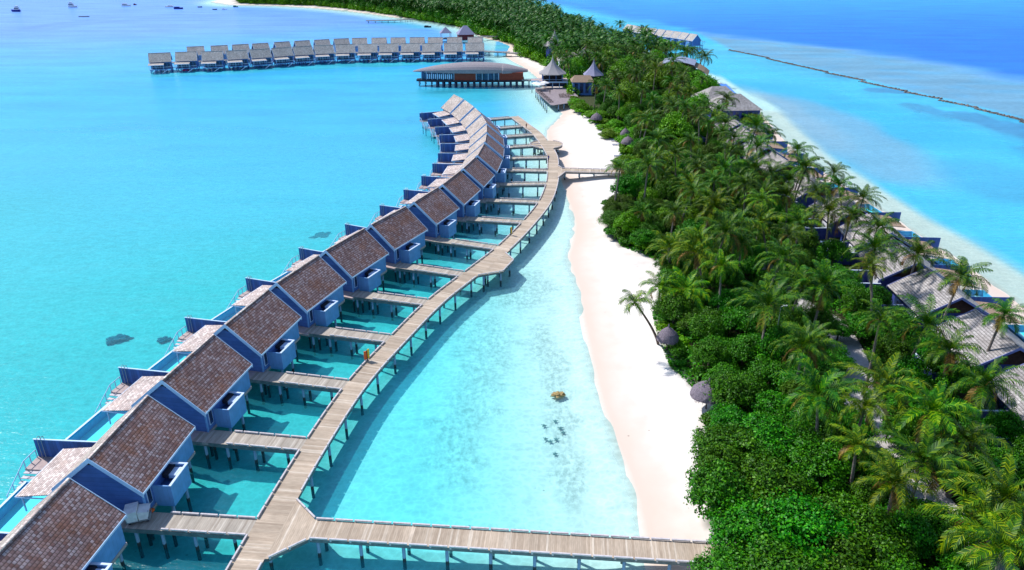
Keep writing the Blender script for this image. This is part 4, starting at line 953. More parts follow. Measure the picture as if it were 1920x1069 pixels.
MB().prism([(-6, -4.6), (6, -4.6), (6, 4.6), (-6, 4.6)], 6.0, 8.6).build('upper_wall', M['wicker'], wedge)
tag(wedge, 'lodge with brown curved roof and raised grey vault', 'building')
# two dark roofed huts on the slim jetty
def pyramid_hut(c, s, h, ze, m, wm, lab, open_=False):
    r = empty('jetty_hut', (c[0], c[1], 0), .2)
    mb = MB(); B = [(-s, -s, ze), (s, -s, ze), (s, s, ze), (-s, s, ze)]
    if open_:
        for i in range(4): mb.face([B[i], B[(i + 1) % 4], (0, 0, ze + h)])
    else:
        mb.face([B[0], B[1], (s * .2, 0, ze + h), (-s * .2, 0, ze + h)]); mb.face([B[1], B[2], (s * .2, 0, ze + h)]); mb.face([B[2], B[3], (-s * .2, 0, ze + h), (s * .2, 0, ze + h)]); mb.face([B[3], B[0], (-s * .2, 0, ze + h)])
    mb.face(B[::-1]); mb.build('roof', M[m], r)
    if open_:
        w = MB()
        for x in (-1, 1):
            for y in (-1, 1): w.box(x * (s - .7) - .15, x * (s - .7) + .15, y * (s - .7) - .15, y * (s - .7) + .15, 2, ze - .01)
        w.build('column', M[wm], r)
    else: MB().box(-s + .7, s - .7, -s + .7, s - .7, 2.0, ze - .01).build('wall', M[wm], r)
    MB().box(-s + .3, s - .3, -s + .3, s - .3, 1.6, 1.98).build('floor_deck', M['beam'], r)
    for x in (-1, 1):
        for y in (-1, 1): post(x * (s - .8), y * (s - .8), 1.6, r)
    tag(r, lab, 'hut')
pyramid_hut(g(836, 71.5, 2), 3.4, 3.4, 5.0, 'thatch_blue', 'white', 'small open hut with dark pyramid roof at the jetty tip', True)
pyramid_hut(g(873, 73, 2), 5.0, 4.6, 4.8, 'thatch_blue', 'maroon', 'dark red hut with dark blue roof midway along the slim jetty')
# ------------------------------------------------------------------ breakwater
for i, (a, b) in enumerate([((1366, 94), (1442, 109)), ((1438, 110), (1484, 121)), ((1481, 120), (1552, 136)), ((1549, 137), (1622, 151.5)), ((1612, 153), (1702, 172)), ((1696, 173), (1768, 186.5)), ((1759, 188), (1837, 203.5)), ((1830, 204.5), (1922, 227)), ((1912, 228), (2040, 262))]):
    p, q = g(*a, 0), g(*b, 0); d = norm((q[0] - p[0], q[1] - p[1])); ln = dist(p, q); n = int(ln / 1.0); mb = MB()
    rr = random.Random(i)
    for k in range(n):
        for s_ in (-1, 0, 1):
            cx = p[0] + d[0] * (k + rr.random()) - d[1] * s_ * .6; cy = p[1] + d[1] * (k + rr.random()) + d[0] * s_ * .6; h = .3 + .3 * rr.random() - .15 * abs(s_); w = .6 + .3 * rr.random(); an = rr.random() * PI
            q4 = [(math.cos(an + t * PI / 2) * w * (.7 + .4 * rr.random()), math.sin(an + t * PI / 2) * w * (.7 + .4 * rr.random())) for t in range(4)]
            mb.hexa([(cx - p[0] + x, cy - p[1] + y, -1.0) for x, y in q4], [(cx - p[0] + x * .6, cy - p[1] + y * .6, h * (.8 + .3 * rr.random())) for x, y in q4])
    o = mb.build('breakwater', M['rock']); o.location = (p[0], p[1], 0)
    tag(o, 'low brown rock breakwater, %s stretch from the end nearest the villas' % ordn(i + 1), 'breakwater', 'overlapping breakwater stretches along the reef')
# ------------------------------------------------------------------ boats
def boat(px, py, ln, m, cab, lab, rot=0.0, hgt=1.2, names='motor_boat', cm='canvas'):
    c = g(px, py, 0); r = empty(names, (c[0], c[1], 0), rot); w = ln * .15
    st_ = [(-.5, .8), (-.3, 1), (.1, 1), (.35, .6), (.5, .03)]; mb = MB(); rows = []
    for x, k in st_:
        b = .18 if x > .3 else 0
        rows.append([(x * ln, -w * k, hgt * (1 + .35 * max(x, 0))), (x * ln * .94, -w * k * .6, -.3), (x * ln * .94, w * k * .6, -.3), (x * ln, w * k, hgt * (1 + .35 * max(x, 0)))])
    for i in range(4):
        for k in range(4): mb.face([rows[i][k], rows[i + 1][k], rows[i + 1][(k + 1) % 4], rows[i][(k + 1) % 4]])
    mb.face(rows[0][::-1]); mb.build('hull', M[m], r)
    if cab:
        t = MB().box(-.42 * ln, .1 * ln, -w * .7, w * .7, hgt * .9, hgt + 1.5 * cab); t.build('cabin', M[cm], r)
        MB().box(-.40 * ln, .08 * ln, -w * .72, w * .72, hgt + .6 * cab, hgt + 1.1 * cab).build('window_band', M['glass'], r)
        if cab > 1: MB().box(-.34 * ln, -.02 * ln, -w * .55, w * .55, hgt + 1.503 * cab, hgt + 2.4 * cab).build('upper_cabin', M[cm], r)
    tag(r, lab, 'boat')
boat(30, 22, 7.6, 'navy', 1.3, 'boat with deep blue hull and white cabin, far left', PI, 1.6)
boat(137, 14, 8.2, 'canvas', 1.4, 'white cabin cruiser riding behind the long dark skiff', 0, 1.4)
boat(237, 11.5, 8.4, 'canvas', .9, 'long white motor boat beside the tiny red boat', 0, 1.0)
boat(253.5, 9.5, 3.2, 'maroon', .5, 'tiny dark red boat on the far lagoon', 0, .6, cm='maroon')
boat(317, 13.5, 8.0, 'canvas', .5, 'low white boat just behind the navy boat', PI, .8)
boat(335, 17, 8.2, 'navy', .5, 'low navy boat in front of a white boat', 0, 1.2, cm='navy')
boat(375, 14, 4.2, 'dark', 0, 'small dark open boat between navy boat and sand spit', 0, .8)
boat(403, 18.3, 4.2, 'dark', 0, 'small dark open boat beside the pale dinghy', 0, .7)
boat(421, 18, 4.6, 'canvas', .3, 'faint pale dinghy near the sand spit', 0, .4)
boat(442, 13.7, 4.6, 'teal', .4, 'teal boat moored just off the sand spit', 0, .9, cm='teal')
boat(158, 31.5, 8.5, 'dark', 0, 'long thin dark skiff alone on the far lagoon', 0, .4)
boat(802, 51.5, 5.0, 'dark', .3, 'dark boat moored near the huts off the far beach', 0, .8, cm='dark')
# ------------------------------------------------------------------ small things on decks, beach and water
def marker(px, py, k, lab, two=True):
    x, y = g(px, py, 2.45); r = empty('marker_board', (x, y, 2.45), .6)
    MB().box(-.05, .05, -.05, .05, -.4, 1.5 * k).build('post', M['dark'], r)
    if two: MB().box(-.42, -.06, -.05, .05, .25, 1.45 * k).build('red_board', M['orange'], r)
    MB().box(.06, .34, -.05, .05, .3, 1.65 * k).build('yellow_board', M['yellow'], r)
    tag(r, lab, 'marker')
marker(689, 676, 1.0, 'red orange and yellow upright boards on the boardwalk edge')
marker(957, 441, .95, 'yellow upright board on the boardwalk edge, lookout beyond', False)
def cart(px, py, lab, k=1.0):
    x, y = g(px, py, 2.42); r = empty('laundry_cart', (x, y, 2.42), .3)
    f = MB().box(-.8 * k, .8 * k, -.45 * k, .45 * k, .25, .35)
    for a in (-.78, .78):
        for b in (-.43, .43): f.box(a * k - .03, a * k + .03, b * k - .03, b * k + .03, .351, 1.35)
    f.build('frame', M['steel'], r)
    MB().hexa([(-.7 * k, -.5 * k, .4), (.0, -.5 * k, .4), (.0, .5 * k, .4), (-.7 * k, .5 * k, .4)], [(-.85 * k, -.6 * k, 1.5), (.05, -.6 * k, 1.6), (.05, .6 * k, 1.6), (-.85 * k, .6 * k, 1.5)]).build('linen_bag', M['canvas'], r)
    MB().hexa([(.08, -.45 * k, .4), (.65 * k, -.45 * k, .4), (.65 * k, .45 * k, .4), (.08, .45 * k, .4)], [(.08, -.5 * k, 1.35), (.85 * k, -.5 * k, 1.25), (.85 * k, .5 * k, 1.25), (.08, .5 * k, 1.35)]).build('linen_bag', M['canvas'], r)
    for a in (-.6, .6):
        for b in (-.35, .35): MB().cyl((a * k, b * k - .04, .13), (a * k, b * k + .04, .13), .125, .125, 10).build('wheel', M['dark'], r)
    tag(r, lab, 'cart', 'laundry carts outside the villas')
cart(262, 975, 'white laundry cart with full bags at the second villa gable', 1.3)
cart(729, 486, 'laundry cart beside the villa just below the lookout', 1.0)
cart(934, 310, 'laundry cart at a villa gable opposite the beach bridge', 1.0)
o = MB().lathe([(.02, 0), (.3, .02), (.32, .1), (.2, .2), (.02, .24)], n=14).build('red_bucket_lid', M['orange'], None, True); x, y = g(284, 958, 2.42); o.location = (x, y, 2.42); tag(o, 'small round red object on the jetty beside the laundry cart', 'lid')
def ring(name, x, y, z, R, r, m):
    mb = MB(); n, k = 20, 8
    P = [[((R + r * math.cos(2 * PI * j / k)) * math.cos(2 * PI * i / n), (R + r * math.cos(2 * PI * j / k)) * math.sin(2 * PI * i / n), r * math.sin(2 * PI * j / k)) for j in range(k)] for i in range(n)]
    for i in range(n):
        for j in range(k): mb.face([P[i][j], P[(i + 1) % n][j], P[(i + 1) % n][(j + 1) % k], P[i][(j + 1) % k]])
    o = mb.build(name, M[m], None, True); o.location = (x, y, z); return o
x, y = g(350, 131.5, 0); tag(ring('swim_ring', x, y - 1, .15, 1.0, .45, 'pink'), 'pink inflatable floating beneath the second distant villa', 'inflatable')
def person(x, y, z, rot, shirt, lab):
    me = bpy.data.meshes.new('person')
    V = [(0, 0, .92), (0, .01, 1.15), (0, .0, 1.42), (0, .0, 1.52), (0, -.02, 1.66), (.19, 0, 1.42), (.24, .02, 1.14), (.22, -.12, .92), (-.19, 0, 1.42), (-.24, .02, 1.14), (-.22, -.10, .9),
         (.10, 0, .88), (.11, -.06, .48), (.12, .02, .06), (.12, -.14, .03), (-.10, 0, .88), (-.11, .08, .48), (-.11, .14, .06), (-.11, -.01, .03), (0, 0, 1.76)]
    Ed = [(0, 1), (1, 2), (2, 3), (3, 4), (4, 19), (2, 5), (5, 6), (6, 7), (2, 8), (8, 9), (9, 10), (0, 11), (11, 12), (12, 13), (13, 14), (0, 15), (15, 16), (16, 17), (17, 18)]
    R = [.15, .13, .15, .055, .10, .06, .045, .03, .06, .045, .03, .095, .065, .045, .035, .095, .065, .045, .035, .06]
    me.from_pydata(V, Ed, []); o = link('person', me)
    md = o.modifiers.new('skin', 'SKIN')
    for v, r in zip(me.skin_vertices[0].data, R): v.radius = (r, r * .8)
    me.skin_vertices[0].data[0].use_root = True
    o.modifiers.new('sub', 'SUBSURF').levels = 1; o.modifiers['sub'].render_levels = 1
    dg = bpy.context.evaluated_depsgraph_get(); m2 = bpy.data.meshes.new_from_object(o.evaluated_get(dg))
    o.modifiers.clear(); o.data = m2
    for mm in (M['skin'], M[shirt], M['dark']): m2.materials.append(mm)
    for p in m2.polygons:
        zc = p.center.z; p.material_index = 1 if .86 < zc < 1.47 and abs(p.center.x) < .26 else (2 if .45 < zc <= .86 and abs(p.center.x) < .2 else (2 if zc > 1.70 else 0)); p.use_smooth = True
    o.location = (x, y, z); o.rotation_euler = (0, 0, rot); tag(o, lab, 'person'); return o
x, y = g(985, 242, 2.4); person(x + .3, y, 2.42, .4, 'maroon', 'person in dark red walking on the far boardwalk')
x, y = g(1025.5, 303, 2.4); person(x + .4, y, 2.42, 2.4, 'navy', 'person in dark clothes at the boardwalk edge near the beach bridge')
x, y = g(1031, 177, 2.2); person(x, y, 2.22, 0, 'dark', 'person in black standing among the loungers on the restaurant deck')
# lamp post
x, y = g(1449, 668, 1.2); r = empty('lamp_post', (x, y, 1.2)); MB().cyl((0, 0, 0), (0, 0, 7.6), .09, .06, 10).build('pole', M['steel'], r); MB().tube([(0, 0, 7.5), (.4, 0, 7.7)], .04).box(.3, .8, -.12, .12, 7.62, 7.74).build('lamp_head', M['white'], r)
tag(r, 'tall thin pale lamp post rising out of the broadleaf trees', 'lamp post')
LAMP = (x, y)
# thatched parasols
def parasol(px, py, R, h, lab, zg=1.1, grp='thatched parasols along the beach edge'):
    x, y = g(px, py, zg + h); r = empty('thatched_parasol', (x, y, zg)); n = 26; mb = MB(); rr = random.Random(px)
    prof = [(R, h - 1.75), (R * .9, h - 1.25), (R * .70, h - .75), (R * .40, h - .30), (.13, h + .05), (.07, h + .55)]
    k = len(mb.v); jit = [[1 + .09 * (rr.random() - .5) * (1 if j < 2 else .4) for _ in range(n)] for j in range(len(prof))]
    P = [[(pr[0] * jit[j][i] * math.cos(2 * PI * i / n), pr[0] * jit[j][i] * math.sin(2 * PI * i / n), pr[1] - (.12 * rr.random() if j == 0 else 0)) for i in range(n)] for j, pr in enumerate(prof)]
    for j in range(len(prof) - 1):
        for i in range(n): mb.face([P[j][i], P[j][(i + 1) % n], P[j + 1][(i + 1) % n], P[j + 1][i]])
    for i in range(n): mb.face([P[0][(i + 1) % n], P[0][i], (P[0][i][0] * .6, P[0][i][1] * .6, h - 1.3), (P[0][(i + 1) % n][0] * .6, P[0][(i + 1) % n][1] * .6, h - 1.3)])
    for i in range(60):     # ragged straw fringe
        a = rr.random() * 2 * PI; q = R * (.97 + .08 * rr.random()); mb.face([(q * math.cos(a), q * math.sin(a), h - 1.65), (q * math.cos(a + .05), q * math.sin(a + .05), h - 1.65), (q * 1.03 * math.cos(a + .03), q * 1.03 * math.sin(a + .03), h - 1.95 - .15 * rr.random())])
    mb.build('thatch_cover', M['thatch'], r); MB().cyl((0, 0, 0), (0, 0, h - .2), .09, .08, 8).build('pole', M['bark'], r)
    st = MB()
    for i in range(6): a = i * PI / 3; st.cyl((0, 0, h - 1.5), (R * .7 * math.cos(a), R * .7 * math.sin(a), h - 1.2), .03, .03, 5)
    st.build('strut', M['bark'], r)
    tag(r, lab, 'parasol', grp); return (x, y)
PARA = [parasol(1330, 716, 2.1, 3.9, 'broad round thatched parasol at the beach edge, biggest of all'), parasol(1254, 614, 1.55, 3.6, 'thatched parasol tucked in greenery beside the leaning palm'),
        parasol(1119, 212, 1.9, 3.6, 'thatched parasol nearest the restaurant deck'), parasol(1173, 241, 1.5, 3.4, 'smaller rear one of the paired thatched parasols above the sunbeds'), parasol(1178, 256, 1.9, 3.4, 'front one of the paired thatched parasols above the sunbeds')]
def lounger(mb_m='sling', name='sun_lounger'):
    r = empty(name); MB().box(0, 1.3, -.33, .33, .28, .36).hexa([(1.303, -.33, .28), (1.95, -.33, .6), (1.95, .33, .6), (1.303, .33, .28)], [(1.303, -.33, .36), (1.93, -.33, .68), (1.93, .33, .68), (1.303, .33, .36)]).build('mattress', M[mb_m], r)
    f = MB()
    for x in (.1, 1.2, 1.7):
        for y in (-.3, .3): f.box(x - .03, x + .03, y - .03, y + .03, 0, .279)
    f.build('frame', M['dark'], r); return r
M['sling'] = simple('grey blue sling', (.26, .30, .42), .7)
lg = lounger('sling')
for k, (px, py, rz) in enumerate([(1143, 262, 0), (1146, 265.5, 0), (1148, 273, 0), (1151, 294, 0), (1110, 225, .2), (1096, 222, .3)]):
    o = lg if k == 0 else copy_tree(lg); x, y = g(px, py, 1.1); o.location = (x, y, 1.12); o.rotation_euler = (0, 0, rz)
    tag(o, ['white sunbed on the beach, rearmost of the group left of the paired parasols', 'white sunbed on the beach, second of the group left of the paired parasols', 'white sunbed in front of its group below the paired parasols', 'lone white sunbed on the sand nearest the beach bridge',
            'white sunbed under the parasol nearest the restaurant deck', 'white sunbed on open sand nearest the restaurant deck'][k], 'sun lounger', 'white sunbeds on the beach')
lw = lounger('wicker', 'deck_lounger'); spots = [(10.3 + .62 * k * .8, 284 - 2.9 * k, -2.7) for k in range(8)] + [(16.5 + (k % 2) * 2.2, 277 - 2.6 * (k // 2), .2) for k in range(6)]
for k, (x, y, rz) in enumerate(spots):
    o = lw if k == 0 else copy_tree(lw); o.location = (x + .6, y, 2.21); o.rotation_euler = (0, 0, rz)
    tag(o, ('dark lounger %s from the pavilion along the water edge of the restaurant deck' if k < 8 else 'dark lounger %s from the pavilion in the inner group on the deck') % ordn(k + 1 if k < 8 else k - 7), 'sun lounger', 'dark loungers on the restaurant deck')
MB().box(-5.25, 6.05, -3.5, -3.403, 3.95, 4.45).box(-8.25, -5.25, -1.1, -1.003, 3.95, 4.45).build('floor_trim', M['trim'], rs)
for k, (px, py) in enumerate([(1006, 162), (1013, 166), (1021, 160.5)]):
    x, y = g(px, py, 4.6); y = 288.5 - k * .2 + (2 if k == 2 else -2 * (k == 1)); x = (px - 960) / FPX * (y * math.cos(TH) + 48 * math.sin(TH)); r = empty('white_parasol', (x, y, 2.2))
    mb = MB(); mb.lathe([(2.0, 2.2), (.05, 2.95)], n=8); mb.build('canopy', M['canvas'], r); MB().cyl((0, 0, 0), (0, 0, 2.8), .04).build('pole', M['steel'], r)
    tag(r, ['white parasol at the outer corner of the restaurant deck', 'white parasol nearest the camera on the restaurant deck', 'white parasol closest to the restaurant pavilion wall'][k], 'parasol', 'white parasols on the restaurant deck')
# submerged rocks and corals
def rockmesh(seed, sub=3, amp=.35):
    import bmesh
    bm = bmesh.new(); bmesh.ops.create_icosphere(bm, subdivisions=sub, radius=1); rr = random.Random(seed); of = rr.random() * 50
    from mathutils import noise as mn
    for v in bm.verts:
        v.co *= 1 + amp * mn.fractal(v.co * 1.7 + Vector((of, 0, 0)), 1.0, 2.0, 3)
    me = bpy.data.meshes.new('rock'); bm.to_mesh(me); bm.free()
    for p in me.polygons: p.use_smooth = True
    return me
RM = [rockmesh(i, 4, .75) for i in range(3)]
def rock(name, px, py, s, z, mk, lab, cat='rock', me=None, rot=0):
    d = (me or RM[0]).copy(); d.materials.append(M[mk]); o = link(name, d); x, y = g(px, py, z); o.location = (x, y, z); o.scale = s; o.rotation_euler = (0, 0, rot); tag(o, lab, cat); return o
rock('boulder', 1047, 741, (.75, .6, .4), -.08, 'rockgold', 'golden rounded boulder at the water surface off the beach', 'rock')
M['coraldark'] = simple('dark coral', (.05, .20, .28), .9, (.03, .12, .20), 1.5, .2, .8)
rock('coral', 224, 635, (1.45, .85, .4), -2.5, 'coraldark', 'larger dark coral head in open water left of the villas', 'coral', RM[1], .3)
rock('coral', 208, 642, (.6, .45, .3), -2.5, 'coraldark', 'small dark coral lump touching the larger coral head', 'coral', RM[2])
rock('coral', 308, 637, (.9, .6, .3), -2.5, 'coraldark', 'dark coral head beside the stairs of a villa terrace', 'coral', RM[2], .5)
rock('coral', 605, 441, (2.3, 1.5, .2), -2.6, 'coral', 'faint grey coral patch in open water beyond the villas', 'coral', RM[1], .8)
def star(seed):
    rr = random.Random(seed); mb = MB(); n = 5
    for k in range(n):
        a = 2 * PI * k / n + rr.random() * .4; l = .42 + .2 * rr.random(); mb.cyl((0, 0, 0), (l * math.cos(a), l * math.sin(a), .05), .14, .03, 6)
    mb.cyl((0, 0, -.15), (0, 0, .22), .16, .1, 7); return mb
for k, (px, py) in enumerate([(1041, 787), (1020, 795), (1051, 800), (1056, 808), (1023, 820), (1032, 825), (1043, 821), (1041, 848)]):
    o = star(k).build('coral_clump', M['coral']); x, y = g(px, py, -.2); o.location = (x, y, -.42); s = .7; o.scale = (s, s, s)
    tag(o, ['star shaped coral clump at the top of the underwater cluster', 'star shaped coral clump at the shoreless left side of the cluster', 'star shaped coral clump just under the top one', 'star shaped coral clump on the beach side of the cluster',
            'star shaped coral clump, lower outer one of the cluster', 'star shaped coral clump between two others low in the cluster', 'star shaped coral clump low in the cluster, beach side', 'lone coral clump apart below the cluster'][k], 'coral', 'star shaped coral clumps off the beach')
# ------------------------------------------------------------------ palms
DEADF = []
def palm_crown(seed, nf=22, L0=4.6, nl=17, seg=9, wind=(.35, -.1)):
    rr = np.random.default_rng(seed); V = []; F = []
    def quad(a, b, c, d):
        k = len(V); V.extend([a, b, c, d]); F.append((k, k + 1, k + 2, k + 3))
    for f in range(nf):
        az = f * 2.399963 + rr.uniform(-.25, .25); age = (f + .5) / nf
        e0 = math.radians(84 - 92 * age + rr.uniform(-9, 9)); droop = math.radians(74 + 34 * age + rr.uniform(-15, 15)); Lf = L0 * (.72 + .34 * math.sin(PI * min(age * 1.1, 1))) * rr.uniform(.88, 1.1)
        p = np.array([0., 0., 0.]); pts = [p.copy()]; ds = []
        for s in range(seg):
            t = (s + .5) / seg; e = e0 - droop * t ** 1.25; d = np.array([math.cos(az) * math.cos(e), math.sin(az) * math.cos(e), math.sin(e)]) + np.array([wind[0], wind[1], 0]) * t * .55
            d /= np.linalg.norm(d); ds.append(d); p = p + d * Lf / seg; pts.append(p.copy())
        twist = rr.uniform(-.5, .5)
        for s in range(seg):     # rachis
            d = ds[s]; sd = np.cross(d, [0, 0, 1.]); sd /= np.linalg.norm(sd) + 1e-6; w0 = .055 * (1 - s / seg) + .012; w1 = .055 * (1 - (s + 1) / seg) + .010
            quad(pts[s] - sd * w0, pts[s] + sd * w0, pts[s + 1] + sd * w1, pts[s + 1] - sd * w1)
        if age > .9: DEADF.append(len(F))
        for l in range(nl):
            t = .12 + .88 * l / (nl - 1); q = t * seg; i = min(int(q), seg - 1); fr = q - i; bp = pts[i] * (1 - fr) + pts[i + 1] * fr; d = ds[i]
            sd = np.cross(d, [0, 0, 1.]); sd /= np.linalg.norm(sd) + 1e-6; up = np.cross(sd, d); ll = (.28 + .78 * math.sin(PI * min(1, .18 + t * .82)) ** .7) * rr.uniform(.85, 1.12)
            for sg in (-1, 1):
                lean = rr.uniform(-.12, .12) + twist * .3 * sg
                ld = sd * sg * .72 + d * (.62 + .30 * t) + up * (.10 + lean) ; ld /= np.linalg.norm(ld)
                mid_ = bp + ld * ll * .55; tip = bp + ld * ll * .95 + np.array([0, 0, -.50 * ll]); wv = d * .055
                k = len(V); V.extend([bp - wv, bp + wv, mid_ + wv * 1.1, mid_ - wv * 1.1, tip]); F.append((k, k + 1, k + 2, k + 3)); F.append((k + 3, k + 2, k + 4, k + 4))
    return np.array(V), F
def tri_quad_mesh(name, V, F, mats, mi=None):
    me = bpy.data.meshes.new(name); FF = [f if f[2] != f[3] else f[:3] for f in F]
    me.from_pydata([tuple(v) for v in V], [], FF)
    for m in mats: me.materials.append(m)
    if mi is not None: me.polygons.foreach_set('material_index', mi)
    me.update(); return me
CROWNS = []
for s in range(6):
    DEADF.clear()
    V, F = palm_crown(100 + s, nf=[22, 19, 24, 20, 18, 23][s], L0=[4.7, 4.4, 5.1, 4.5, 4.1, 4.9][s], nl=22)
    mi_ = [0] * len(F)
    if DEADF:
        for q in range(DEADF[0] - 9, len(F)): mi_[q] = 1
    CROWNS.append([tri_quad_mesh('crown', V, F, [M['frond'], M['dead']], mi_), tri_quad_mesh('crown', V, F, [M['frondy'], M['dead']], mi_)])
V, F = palm_crown(300, nf=13, L0=2.7, nl=13); CROWN_S = tri_quad_mesh('crown', V, F, [M['frondy']])
NUTS = MB(); 
for a in range(7): NUTS.lathe([(.01, -.16), (.11, -.08), (.12, .04), (.01, .15)], (.26 * math.cos(a), .26 * math.sin(a)), 6)
nuts_me = NUTS.build('coconuts', M['thatch_brown'], None, True); nm = nuts_me.data; bpy.data.objects.remove(nuts_me)
for v in nm.vertices: v.co.z -= .3
def trunk_mesh(h, lean, seed, r0=.22, r1=.13):
    rr = random.Random(seed); a = rr.random() * 2 * PI; n = 8; mb = MB(); prev = None; N_ = 9
    pts = [(lean * math.cos(a) * ((1 - k / N_) ** 1.8 if False else (k / N_) ** 1.6 - 1), lean * math.sin(a) * ((k / N_) ** 1.6 - 1), h * k / N_ - h) for k in range(N_ + 1)]
    for k in range(N_):
        t = k / N_; ra = r0 * (1 - t) + r1 * t + (.12 if k == 0 else 0); rb = r0 * (1 - t - 1 / N_) + r1 * (t + 1 / N_); mb.cyl(pts[k], pts[k + 1], ra, rb, n, caps=False)
    return mb.build('trunk', M['trunk'], None, True)
TR = []
for k in range(8):
    h = [7.5, 8.5, 9.5, 10.5, 8.0, 9.0, 6.5, 11.5][k]; o = trunk_mesh(h, [.4, 1.2, .8, 1.6, .3, 2.0, .6, 1.0][k], k); TR.append((h, o.data)); bpy.data.objects.remove(o)
PALMS = []; TREES = []; SHRUBS = []
def add_palm(x, y, ztop, var=None, yellow=False, scale=1.0, zg=1.15):
    h = ztop - zg; k = min(range(8), key=lambda i: abs(TR[i][0] - h) + .8 * random.random()); v = random.randrange(6) if var is None else var
    r = empty('coconut_palm', (x, y, zg)); r.scale = (scale, scale, 1)
    c = link('crown', CROWNS[v][1 if yellow else 0], r); c.location = (0, 0, h); c.rotation_euler = (random.uniform(-.12, .12), random.uniform(-.12, .12), random.random() * 6.28 if not yellow else random.random() * 6.28); s = random.uniform(.72, 1.12); c.scale = (s, s, s * random.uniform(.85, 1.2))
    t = link('trunk', TR[k][1], r); t.location = (0, 0, h); t.scale = (1, 1, h / TR[k][0]); t.rotation_euler = (0, 0, random.random() * 6.28)
    PALMS.append(r); return r
PP = [(1204, 398, 0), (1308, 315, 0), (1300, 361, 0), (1337, 398, 1), (1242, 333, 1), (1305, 474, 1), (1353, 500, 1), (1390, 456, 0), (1393, 353, 0), (1433, 366, 0), (1474, 368, 0), (1466, 487, 0), (1237, 542, 1), (1287, 545, 1),
      (1428, 421, 1), (1504, 318, 0), (1479, 341, 0), (1295, 263, 0), (1310, 220, 0), (1356, 250, 0), (1376, 261, 0), (1418, 240, 0), (1444, 253, 0), (1310, 309, 0), (1341, 384, 1), (1396, 346, 0), (1419, 278, 0), (1495, 283, 0), (1512, 316, 0),
      (1563, 326, 0), (1572, 351, 0), (1429, 377, 1), (1553, 402, 1), (1596, 405, 0), (1618, 374, 0), (1644, 430, 0), (1383, 427, 0), (1310, 453, 1), (1480, 441, 0), (1720, 479, 0), (1631, 501, 1), (1801, 522, 0), (1546, 537, 0),
      (1520, 640, 0), (1882, 592, 0), (1735, 612, 0), (1533, 742, 0), (1657, 724, 1), (1621, 765, 1), (1846, 724, 0), (1743, 775, 1), (1606, 836, 1), (1676, 908, 1), (1731, 865, 0), (1880, 940, 1), (1880, 1030, 1),
      (1440, 575, 0), (1504, 540, 0), (1507, 655, 0), (1640, 470, 0), (1416, 320, 0), (1447, 330, 0), (1530, 360, 0), (1360, 320, 0), (1266, 290, 0), (1235, 265, 0), (1370, 285, 0), (1340, 340, 0), (1650, 600, 0),
      (1780, 660, 0), (1810, 830, 0), (1840, 985, 1), (1500, 420, 0), (1230, 300, 1), (1265, 400, 0), (1360, 440, 0), (1260, 470, 1)]
for px, py, yl in PP:
    h = random.uniform(8.0, 10.5) if py > 300 else random.uniform(9, 11.5)
    if py > 700: h = random.uniform(7.0, 9)
    if px < 1300 and 500 < py < 620: h = 4.6
    if px < 1262 and 300 < py < 500: h = 5.2
    x, y = g(px, py, 1.15 + h); add_palm(x, y, 1.15 + h, None, bool(yl))
# shoreline palms seen against the lagoon
for px, py in [(1257, 83), (1287, 98), (1298, 95), (1311, 103), (1322, 108), (1162, 345 - 300)]:
    x, y = g(px, py, 10.5); add_palm(x, y, 10.5)
# lonely palm leaning over the beach
r = empty('leaning_palm', (*g(1234, 645, 1.1), 1.1)); cx, cy = g(1190, 567, 9.0); bx, by = r.location[0], r.location[1]; mb = MB(); n = 10
pts = [((cx - bx) * (k / n) ** 1.15, (cy - by) * (k / n) ** 1.15, 7.9 * (k / n) ** .92) for k in range(n + 1)]
for k in range(n): mb.cyl(pts[k], pts[k + 1], .19 - .008 * k, .182 - .008 * k, 8, caps=False)
mb.build('trunk', M['bark'], r, True); c = link('crown', CROWN_S, r); c.location = pts[-1]; nn = link('coconuts', nm, r); nn.location = pts[-1]
tag(r, 'lone slender coconut palm leaning out over the white beach', 'palm tree')
LEAN = (bx, by)
